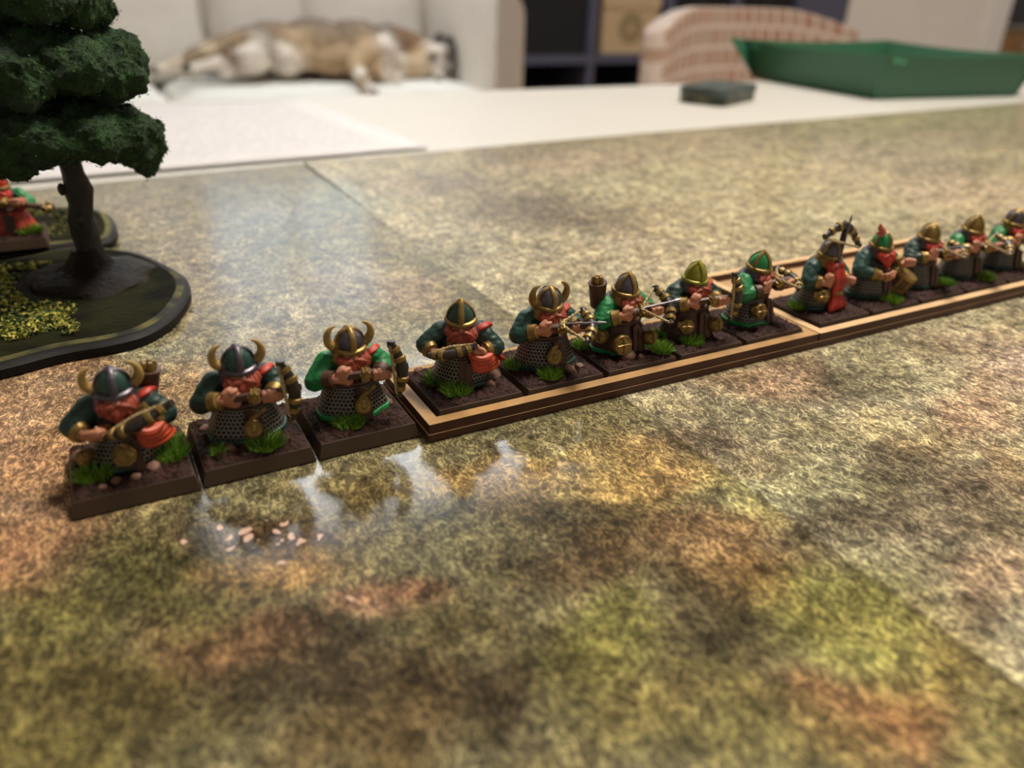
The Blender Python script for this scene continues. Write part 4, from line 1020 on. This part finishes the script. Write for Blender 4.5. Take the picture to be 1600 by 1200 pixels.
def dwarf(label, x, y, z, pose, seed, sleeve='dark', helm='M_dgreen', band='M_silver', horns=False, peak=False, cuff='M_gold', cape=None, quiver=None,
          skirt='mail', hem='M_dgreen', rocks=(), tufts=(), pouches=(), turn=0.0, lean=0.0, fx=0.0, fy=0.8, lever=None, bolt=False, drawn=False, beard='M_beard',
          drum=False, long_beard=False, plume=False, sash=False, wide=1.0, base_rz=0.0, hornmat='M_horn', head_dx=0.0, pose_over=None, helm_tilt=-0.16, group='painted dwarf crossbow figures', scale=1.0):
    G = globals()
    root = thing('dwarf_miniature', label, 'miniature', tl(x, y, z), base_rz, group)
    make_base(root, seed, rocks, tufts)
    F = Matrix.Translation((fx, fy, BH+0.35)) @ Matrix.Rotation(turn, 4, 'Z') @ Matrix.Rotation(lean, 4, 'Y') @ Matrix.Scale(scale, 4)
    ps = dict(POSES[pose]); ps.update(pose_over or {})
    # --- one continuous body: torso, head, sleeves, hands, boots
    mb = MB()
    def C(h): mb.cur = tuple(lin(h))
    SL = {'bright': '1A7A42', 'dark': '18352E', 'teal': '234A44'}[sleeve]
    C('2A211C'); mb.ell((0,0.3,8.4), (4.7*wide,3.7,4.3)); mb.ell((0,0.3,4.0), (4.4,3.6,3.2))
    C(SL); 
    C('2C1D16')
    for s in (-1, 1):
        mb.cap((s*2.4,0,3.0), (s*2.5,-0.6,1.2), 1.7, 1.5); mb.ell((s*2.7,-1.9,0.9), (1.5,2.4,1.0))
    C('4A4650'); mb.ell((0,0.6,12.0), (4.2,3.4,1.5))
    hx = head_dx
    C('B5795C'); mb.ell((hx,-1.0,13.5), (2.25,2.3,2.6)); mb.ell((hx,-3.75,12.75), (0.62,0.75,0.7)); mb.ell((hx-1.25,-3.0,12.7), (0.9,0.7,0.7)); mb.ell((hx+1.25,-3.0,12.7), (0.9,0.7,0.7))
    C('1A1412'); mb.ell((hx-1.0,-3.25,13.45), (0.45,0.3,0.22), n=8, m=6); mb.ell((hx+1.0,-3.25,13.45), (0.45,0.3,0.22), n=8, m=6)
    for s, k in ((-1,'R'), (1,'L')):
        el, wr, f, n = ps[k]
        shd = Vector((s*4.4*wide, 0.3, 10.9)); el = Vector(el); wr = Vector(wr)
        C(SL); mb.ell(shd, (2.3,2.2,2.1)); mb.cap(shd, el, 2.25, 2.05); mb.cap(el, el.lerp(wr, 0.62), 2.0, 1.6)
        C('B5795C'); mb.cap(el.lerp(wr, 0.8), wr, 1.05, 1.0)
        hand(mb, wr, f, n, s)
    body = mb.remeshed('body', M_body, root, 0.24, M=F, disp=lambda p: 0.16*mnoise.noise(Vector((p.x*0.55,p.y*0.55,p.z*1.5+seed)))+0.06*mnoise.noise(p*2.2))
    # sleeve folds are carried by cuffs and creases
    for s, k in ((-1,'R'), (1,'L')):
        el, wr, f, n = ps[k]; el = Vector(el); wr = Vector(wr); a = el.lerp(wr, 0.58); b = el.lerp(wr, 0.98)
        d = (b-a).normalized()
        mb = MB(); mb.tube([a-d*0.1, a+d*0.15, a.lerp(b,0.45), b-d*0.15, b], [1.7,1.95,1.72,1.62,1.35], 14); mb.build('cuff', G[cuff], root, M=F)
    # --- skirt of mail with a coloured hem
    mb = MB(); fold = lambda r, a, z: r*(1+0.035*math.sin(5*a+seed)*max(0,(7-z)/6)+0.02*math.sin(9*a))
    wsk = 1.0*wide
    mb.lathe([(4.6,7.4),(5.0,6.4),(5.5,5.0),(6.1,3.4),(6.7,1.7),(6.95,1.0)], 48, sx=wsk, sy=0.80, fn=fold, close=False)
    sk = mb.build('skirt', M_mail if skirt == 'mail' else G[skirt], root, M=F, thick=0.0003)
    mb = MB(); mb.lathe([(6.8,1.35),(7.15,1.05),(7.2,0.45),(6.7,0.4)], 48, sx=wsk, sy=0.80, fn=fold, close=False); mb.build('hem', G[hem], sk, M=F, thick=0.0003)
    mb = MB(); mb.prism([(-1.15,0),(1.15,0),(0.9,5.8),(-0.9,5.8)], -0.3, 0.3, Matrix.Translation((0.4,-5.75,0.9)) @ Matrix.Rotation(math.pi/2-0.2,4,'X')); mb.prism([(-0.2,-0.4),(1.35,-0.4),(1.2,5.2),(0.0,5.2)], -0.25, 0.25, Matrix.Translation((0.9,-6.0,0.9)) @ Matrix.Rotation(math.pi/2-0.2,4,'X'))
    mb.build('front_flap', M_leather, root, M=F)
    mb = MB(); P = [(4.85*wide*math.cos(a), 3.95*math.sin(a)+0.2, 7.2) for a in [2*math.pi*i/36 for i in range(37)]]; mb.tube(P, 0.62, 8, cap=False); mb.build('belt', M_leather, root, M=F)
    # --- head gear
    H = F @ Matrix.Translation((hx,-0.9,14.35)) @ Matrix.Rotation(-helm_tilt, 4, 'X') @ Matrix.Scale(0.84, 4)
    prof = [(3.15,-0.7),(3.3,0),(3.15,1.4),(2.7,2.7),(1.8,3.75),(0.8,4.3),(0,4.45)] if not peak else [(3.15,-0.7),(3.3,0),(3.1,1.4),(2.5,2.7),(1.6,3.8),(0.7,4.55),(0,4.9)]
    mb = MB(); mb.lathe(prof, 28, M=H); he = mb.build('helmet', G[helm], root)
    mb = MB()
    ring = [(3.38*math.cos(a), 3.38*math.sin(a), -0.25) for a in [2*math.pi*i/32 for i in range(33)]]
    mb.tube([H @ Vector(p) for p in ring], 0.55, 8, cap=False, flat=1.0)
    mb.build('helmet_rim', G[band], he)
    for q in ((0, 1) if not peak else (0, 1)):
        arc = [(r*1.03+0.05, z) for r, z in prof[1:-1]]
        pts = [(-r, z) for r, z in arc] + [(0, prof[-1][1]+0.12)] + [(r, z) for r, z in reversed(arc)]
        mb = MB(); P = [H @ (Vector((0, -a, z)) if q == 0 else Vector((a, 0, z))) for a, z in [(-p[0], p[1]) for p in pts]]
        mb.tube(P, 0.62 if q == 0 else 0.45, 8, flat=0.45, up=H.to_3x3() @ Vector((0,-1,0.2)) if q == 0 else H.to_3x3() @ Vector((-1,0,0.2)))
        mb.build('helmet_band', G[band], he)
    mb = MB(); mb.tube([H @ Vector(p) for p in ((0,-3.4,0),(0,-3.75,-0.9),(0,-3.7,-1.7))], [0.6,0.5,0.25], 8, flat=0.6); mb.build('nose_guard', G[band], he)
    mb = MB(); mb.lathe([(3.25,-0.4),(3.6,-1.5),(4.3,-2.6),(4.7,-3.1)], 20, M=H, a0=math.radians(-48), a1=math.radians(228), close=False); mb.build('neck_guard', M_gun if band != 'M_gold' or helm != 'M_gun' else M_gold, he, thick=0.0004)
    if horns:
        for s in (-1, 1):
            P = [(s*3.0,0,0.3),(s*3.9,0,0.5),(s*4.75,0,1.4),(s*5.05,0,2.8),(s*4.75,0.05,4.1),(s*4.0,0.1,5.0),(s*3.1,0.1,5.35)]
            pts = smooth_path(P, 4)
            mb = MB(); mb.tube([H @ Vector(p) for p in pts], [1.05*(1-i/(len(pts)-1))**0.75+0.1 for i in range(len(pts))], 10); hn = mb.build('horn', G[hornmat], he)
            mb = MB(); mb.tube([H @ Vector(p) for p in ((s*2.8,0,0.2),(s*3.5,0,0.35),(s*3.8,0,0.5))], [1.35,1.35,1.1], 10); mb.build('horn_socket', G[band], hn)
    if plume:
        mb = MB(); mb.tube([H @ Vector(p) for p in ((-1.5,0,3.2),(-2.2,0,5.0),(-3.6,0.2,6.2),(-4.4,0.2,7.6))], [0.7,0.9,0.8,0.2], 8); mb.tube([H @ Vector(p) for p in ((-2.0,0,3.6),(-3.4,0,4.2),(-4.6,0.2,4.4))], [0.6,0.7,0.2], 8); mb.build('plume', mat('pink_plume','C0605A',0.6,var=0.2,vscale=500), he)
    # --- beard of separate locks
    rnd = random.Random(seed); mb = MB()
    n = 13
    drop = 4.0 if not long_beard else 8.0
    for i in range(n):
        t = i/(n-1)*2-1
        top = Vector((hx+2.15*t, -2.0-1.3*math.sqrt(1-t*t*0.95), 12.3+0.5*abs(t)))
        ln = drop*(1-0.45*abs(t))*rnd.uniform(0.9,1.1)
        wv = rnd.uniform(-0.4,0.4)
        P = [top, top+Vector((0.35*t+wv*0.4,-0.75,-ln*0.3)), top+Vector((0.35*t-wv,-1.15-0.2*long_beard,-ln*0.65)), top+Vector((-0.7*t+wv if not long_beard else 0.2*t,-1.0,-ln))]
        mb.tube(smooth_path(P, 3), [0.62,0.75,0.8,0.8,0.75,0.68,0.55,0.4,0.2,0.12][:3*3+1], 7)
    for s in (-1, 1):
        P = [(hx+s*0.3,-3.9,12.3),(hx+s*1.2,-4.2,12.1),(hx+s*2.2,-4.1,11.5),(hx+s*2.9,-3.9,10.7)]
        mb.tube(smooth_path(P, 3), [0.5,0.6,0.65,0.65,0.6,0.55,0.45,0.35,0.25,0.1], 7)
    bd = mb.build('beard', G[beard], root, M=F)
    if long_beard:
        mb = MB(); mb.tube([(hx+0.1,-4.9,5.3),(hx+0.1,-5.2,4.3)], [1.9,1.8], 14); mb.build('beard_ring', M_gold, bd, M=F)
        mb = MB()
        for i in range(7):
            t = i/3-1; P = [(hx+t*0.9,-5.0,4.6),(hx+t*1.7,-5.7,3.2),(hx+t*2.8,-6.4,1.4),(hx+t*3.3-0.4,-6.7,0.4)]
            mb.tube(smooth_path(P, 3), [0.7,0.8,0.9,0.95,0.95,0.9,0.85,0.7,0.45,0.15], 7)
        for i in range(6):
            t = i/2.5-1; P = [(hx+t*1.3,-4.2,11.0),(hx+t*1.7,-5.3,8.5),(hx+t*1.4,-5.4,5.0)]
            mb.tube(smooth_path(P, 4), 0.8, 7)
        mb.build('beard_ends', M_red, bd, M=F)
    # --- cape
    if cape:
        def P(u, v):
            t = u*2-1
            w_ = 4.6+cape[0]*v
            return Vector((t*w_ + cape[1]*v*v, 1.6+2.2*v+0.9*(1-t*t)+0.35*math.sin(u*19)*v - (0.9*abs(t)**3*3 if True else 0), 12.2 - v*cape[2] + 0.3*math.sin(u*13)*v))
        mb = MB(); mb.grid(P, 30, 16); mb.build('cape', M_red, root, M=F, thick=0.0005, sharp=0)
        mb = MB(); mb.tube(smooth_path([(3.0,-1.2,11.9),(4.4,-0.8,12.3),(5.4,0.4,12.3),(6.4,1.6,11.6)], 4), [0.5,0.8,0.95,1.0,1.0,1.05,1.05,1.0,0.95,0.9,0.8,0.6,0.3], 9, flat=0.7); mb.build('cape_fold', M_red, root, M=F)
    if sash:
        mb = MB()
        for i in range(4):
            P = [(1.2+i*0.4,-4.6,8.4-i*0.7),(3.2,-5.6+i*0.1,7.5-i*0.85),(5.2+0.3*i,-4.6+0.4*i,7.3-i*0.95),(6.6+0.5*i,-2.6+0.7*i,7.8-i*1.2)]
            mb.tube(smooth_path(P, 4), [0.3,0.6,0.8,0.9,0.95,0.95,0.95,0.95,0.9,0.85,0.75,0.6,0.15], 8, flat=0.8)
        mb.build('sash', mat('orange_red_paint','BE4A2C',0.5,var=0.3,vscale=450), root, M=F)
    if quiver:
        qx, ln = quiver; 
        a, b = Vector((qx,2.4,10.0)), Vector((qx*1.18,2.0,10.0+ln))
        mb = MB(); mb.tube([a, a.lerp(b,0.1), a.lerp(b,0.9), b], [1.2,1.7,2.0,1.9], 16); qv = mb.build('quiver', M_leather, root, M=F)
        mb = MB(); d = (b-a).normalized()
        mb.tube([b-d*0.2, b+d*0.1], [2.15,2.1], 16); mb.build('quiver_rim', M_leather, qv, M=F)
        for i in range(5):
            q = b + Vector((0.85*math.cos(i*1.257), 0.85*math.sin(i*1.257), 0))
            mb = MB(); mb.tube([q-d*1, q+d*0.9, q+d*1.6], [0.5,0.62,0.35], 8); mb.build('bolt_end', M_gold, qv, M=F)
    for i, (px, py, pz, pr_, nx, ny, nz) in enumerate(pouches):
        zz = Vector((nx,ny,nz)).normalized(); q = zz.to_track_quat('Z', 'Y').to_matrix().to_4x4(); Mx = F @ Matrix.Translation((px,py,pz)) @ q
        mb = MB(); mb.lathe([(0,-1.1),(pr_*0.85,-1.1),(pr_,-0.8),(pr_*1.02,0),(pr_,0.8),(pr_*0.9,1.15),(pr_*0.7,1.0),(pr_*0.55,1.2),(0,1.25)], 20, M=Mx, fn=lambda r,a,z: r*(1+0.05*math.sin(8*a)))
        po = mb.build('pouch', M_gold, root)
        mb = MB(); mb.tube([Mx @ Vector(p) for p in ((-pr_*0.7,0,1.3),(0,0.2,1.45),(pr_*0.7,0,1.3))], 0.22, 6); mb.tube([Mx @ Vector(p) for p in ((0.1,-pr_*0.7,1.3),(0,0.1,1.45),(-0.1,pr_*0.7,1.3))], 0.22, 6); mb.build('pouch_strap', M_gold, po)
    if ps.get('o') is not None:
        crossbow(root, frame(ps['o'], ps['mz'], ps['pr']), F, ps['reach'], drawn=drawn, bolt=bolt, lever=lever, half=ps.get('half', 4.9), bend=ps.get('bend', 1.9))
    if drum:
        zz = Vector((0.25,-0.35,0.9)).normalized(); q = zz.to_track_quat('Z','Y').to_matrix().to_4x4(); Mx = F @ Matrix.Translation((6.6,-4.2,4.6)) @ q
        mb = MB(); mb.lathe([(0,-2.2),(3.4,-2.2),(3.5,0),(3.4,2.2),(0,2.2)], 28, M=Mx); dr = mb.build('drum', M_leather, root)
        for zz in (-2.1, 2.1):
            mb = MB(); mb.lathe([(3.3,zz-0.5),(3.8,zz-0.5),(3.8,zz+0.5),(3.3,zz+0.5)], 28, M=Mx); mb.build('drum_hoop', M_gold, dr)
        mb = MB(); mb.lathe([(0,2.55),(3.3,2.5)], 28, M=Mx, close=False); mb.build('drum_skin', M_horn, dr)
        for i in range(8):
            a = i*math.pi/4; mb = MB(); mb.tube([Mx @ Vector((3.6*math.cos(a),3.6*math.sin(a),-2)), Mx @ Vector((3.6*math.cos(a),3.6*math.sin(a),2))], 0.3, 6); mb.build('drum_rod', M_gold, dr)
        for k, s in (('R',-1),('L',1)):
            w_ = Vector(ps[k][1]) + Vector(ps[k][2])*2; e = Vector((5.6+s*0.9,-4.6,7.6)) if s < 0 else Vector((6.4,-6.6,10.5))
            mb = MB(); mb.tube([w_ - (e-w_)*0.3, e], 0.35, 8); mb.ell(e, 0.75); mb.build('drumstick', M_horn, root, M=F)
    return root

def smooth_path(P, n):
    P = [Vector(p) for p in P]; out = []
    for i in range(len(P)-1):
        p0 = P[max(i-1,0)]; p1 = P[i]; p2 = P[i+1]; p3 = P[min(i+2,len(P)-1)]
        for q in range(n):
            t = q/n; out.append(0.5*((2*p1)+(p2-p0)*t+(2*p0-5*p1+4*p2-p3)*t*t+(-p0+3*p1-3*p2+p3)*t**3))
    out.append(P[-1]); return out

LEV = ([(2.6,-6.9,7.8),(1.6,-7.0,7.0),(0.3,-6.8,6.2),(-0.4,-6.7,5.3),(-0.2,-6.6,4.6)], ((0.2,-6.6,3.9),(0.15,-1,0.3)))
TZ = 1.6
dwarf('painted dwarf with horned green helmet and gold-banded bow, leftmost loose base', 10, 10, 0.05, 'front', 1, 'dark', 'M_dgreen', 'M_gun', horns=True, sash=True, cape=(0.6,1.0,8.5), quiver=(4.9,5.2),
      rocks=((-7.6,3.2,1.9),(-2.6,-6.6,1.1),(0.4,-6.9,1.0),(3.4,-5.2,1.5),(-4.8,-7.6,0.8)), tufts=((-5.6,-3.6,2.4,2.6),(6.4,1.4,1.9,2.8),(6.6,-2.6,2.2,2.6)), pouches=((-0.6,-6.4,4.2,1.9,0,-1,0.3),(-6.2,-4.2,4.4,1.3,-0.5,-0.9,0.2)), hem='M_dgreen', wide=0.92,
      pose_over=dict(half=6.4, o=(3.6,-2.2,10.6)))
dwarf('painted dwarf in horned green helmet, second loose base beside the leftmost', 30.25, 10.35, 0.05, 'chest', 2, 'dark', 'M_dgreen', 'M_gun', horns=True, cape=(1.4,0.8,8.0), lever=LEV,
      rocks=((-4.2,-4.6,1.3),(-7.0,4.6,1.0)), tufts=((2.0,-6.0,2.7,2.4),(-6.2,-5.6,0.8,1.9)), hem='M_dgreen')
dwarf('painted dwarf in gold horned helmet, loose base beside the wooden tray', 50.7, 10.3, 0.05, 'chest', 3, 'bright', 'M_gun', 'M_gold', horns=True, cuff='M_leather', cape=(1.4,0.8,8.0), lever=LEV,
      rocks=((6.6,-1.0,1.3),), tufts=((-2.6,-5.4,2.3,2.2),), hem='M_green', hornmat='M_horn')
dwarf('painted dwarf in peaked green helmet with flying red cape, first in the tray', 74.4, 10.2, TZ, 'front', 4, 'dark', 'M_dgreen', 'M_gold', peak=True, sash=True, cape=(2.4,2.4,8.5), wide=0.86, turn=-0.4,
      rocks=((6.4,-1.4,2.2),(4.0,-4.6,1.4),(-7.0,7.4,1.0)), tufts=((-5.0,1.4,2.5,2.2),(-3.6,-4.8,2.4,2.4)), hem='M_dgreen', pose_over=dict(pr=(0.9,-0.2,0.3), half=5.0, o=(-0.8,-2.2,9.9)))
dwarf('painted dwarf in horned gunmetal helmet with gold band, second in the tray', 94.6, 10.2, TZ, 'aim', 5, 'teal', 'M_gun', 'M_gold', horns=True, cape=(0.8,0.6,8.0), drawn=True, bolt=True, lever=([(-0.6,-6.4,6.6),(-1.6,-6.4,6.2),(-1.9,-6.4,5.2)], ((-1.3,-6.6,4.2),(-0.1,-1,0.3))),
      rocks=((2.6,-6.2,1.5),(5.6,-5.4,1.0)), tufts=((-6.6,0.8,2.3,1.9),(-2.6,-6.6,2.0,2.1)), hem='M_dgreen', hornmat='M_gold')
dwarf('painted dwarf with quiver and bright green sleeves, third in the tray', 114.8, 10.2, TZ, 'aim', 6, 'bright', 'M_gun', 'M_gold', peak=True, quiver=(-5.2,6.2), bolt=True, drawn=True, skirt='M_leather', hem='M_green',
      rocks=((-2.0,-6.2,1.9),(1.0,-6.8,0.9)), tufts=((7.2,-6.2,2.1,2.4),(-7.8,3.4,2.0,1.8)), pouches=((-4.4,-5.4,3.4,2.4,-0.2,-1,0.2),(3.6,-6.2,3.6,1.7,0.3,-1,0.2),(-7.4,-2.0,5.0,1.6,-0.8,-0.6,0.2)), turn=0.15, pose_over=dict(mz=(0.95,-0.30,0.12), pr=(0.25,0.72,0.64), reach=8.6))
dwarf('painted dwarf in olive-gold helmet with both fists at the bow, fourth in the tray', 135.0, 10.2, TZ, 'chest', 7, 'dark', 'M_olive', 'M_olive', peak=True, cape=(0.8,-0.6,7.0), skirt='M_leather', hem='M_leather', lever=None,
      rocks=((4.4,-7.0,0.8),), tufts=((-3.4,-5.6,2.2,2.0),(-7.4,1.2,1.6,1.8)), pouches=((-4.6,-5.0,4.2,1.8,-0.4,-1,0.2),(3.6,-6.0,3.6,1.8,0.3,-1,0.3)))
dwarf('painted dwarf in bright green helmet aiming at eye height, last in the tray', 155.2, 10.2, TZ, 'aim_high', 8, 'bright', 'M_green', 'M_gold', peak=True, cuff='M_leather', hem='M_green', drawn=True, turn=0.30,
      rocks=(), tufts=(), pouches=((-4.6,-5.0,4.8,1.9,-0.4,-1,0.2),))
dwarf('painted dwarf champion with long red beard and upright crossbow', 180.4, 10.4, TZ, 'upright', 9, 'teal', 'M_gun', 'M_gold', long_beard=True, beard='M_red', tufts=((-7.2,0.4,1.9,2.0),), pouches=((-5.2,-4.6,4.6,1.8,-0.4,-1,0.2),), turn=0.1, bolt=True, pose_over=dict(half=6.6, bend=4.6, reach=14.5))
dwarf('painted dwarf drummer with a gold-hooped drum and pink plume', 200.6, 10.4, TZ, 'drum', 10, 'teal', 'M_green', 'M_gold', drum=True, plume=True, beard='M_red', tufts=((0.6,-6.4,2.6,2.0),))
dwarf('painted dwarf in gold helmet directly right of the drummer', 220.8, 10.4, TZ, 'aim_high', 11, 'dark', 'M_gold', 'M_gold', beard='M_red', tufts=((7.0,-4.0,2.2,2.0),), drawn=True, bolt=True)
dwarf('painted dwarf in peaked gold helmet with drooping red moustache, second from the right', 241.0, 10.4, TZ, 'aim', 12, 'bright', 'M_gold', 'M_gold', peak=True, beard='M_red', tufts=((3.0,-5.6,2.6,2.2),), drawn=True)
dwarf('painted dwarf in dark helmet at the far right end of the row', 261.2, 10.4, TZ, 'chest', 13, 'bright', 'M_gun', 'M_gold', beard='M_red', tufts=((7.0,-5.0,1.8,2.0),))
dwarf('painted red-clad dwarf on brown base behind the tree trunk', -11.0, 157.0, 3.9, 'aim', 14, 'bright', 'M_red', 'M_gold', beard='M_red', cuff='M_red', skirt='M_red', hem='M_red', tufts=((5.4,-4.0,3.0,2.6),), wide=1.05, pose_over=dict(reach=14, half=1.6, mz=(0.97,-0.22,-0.16)))
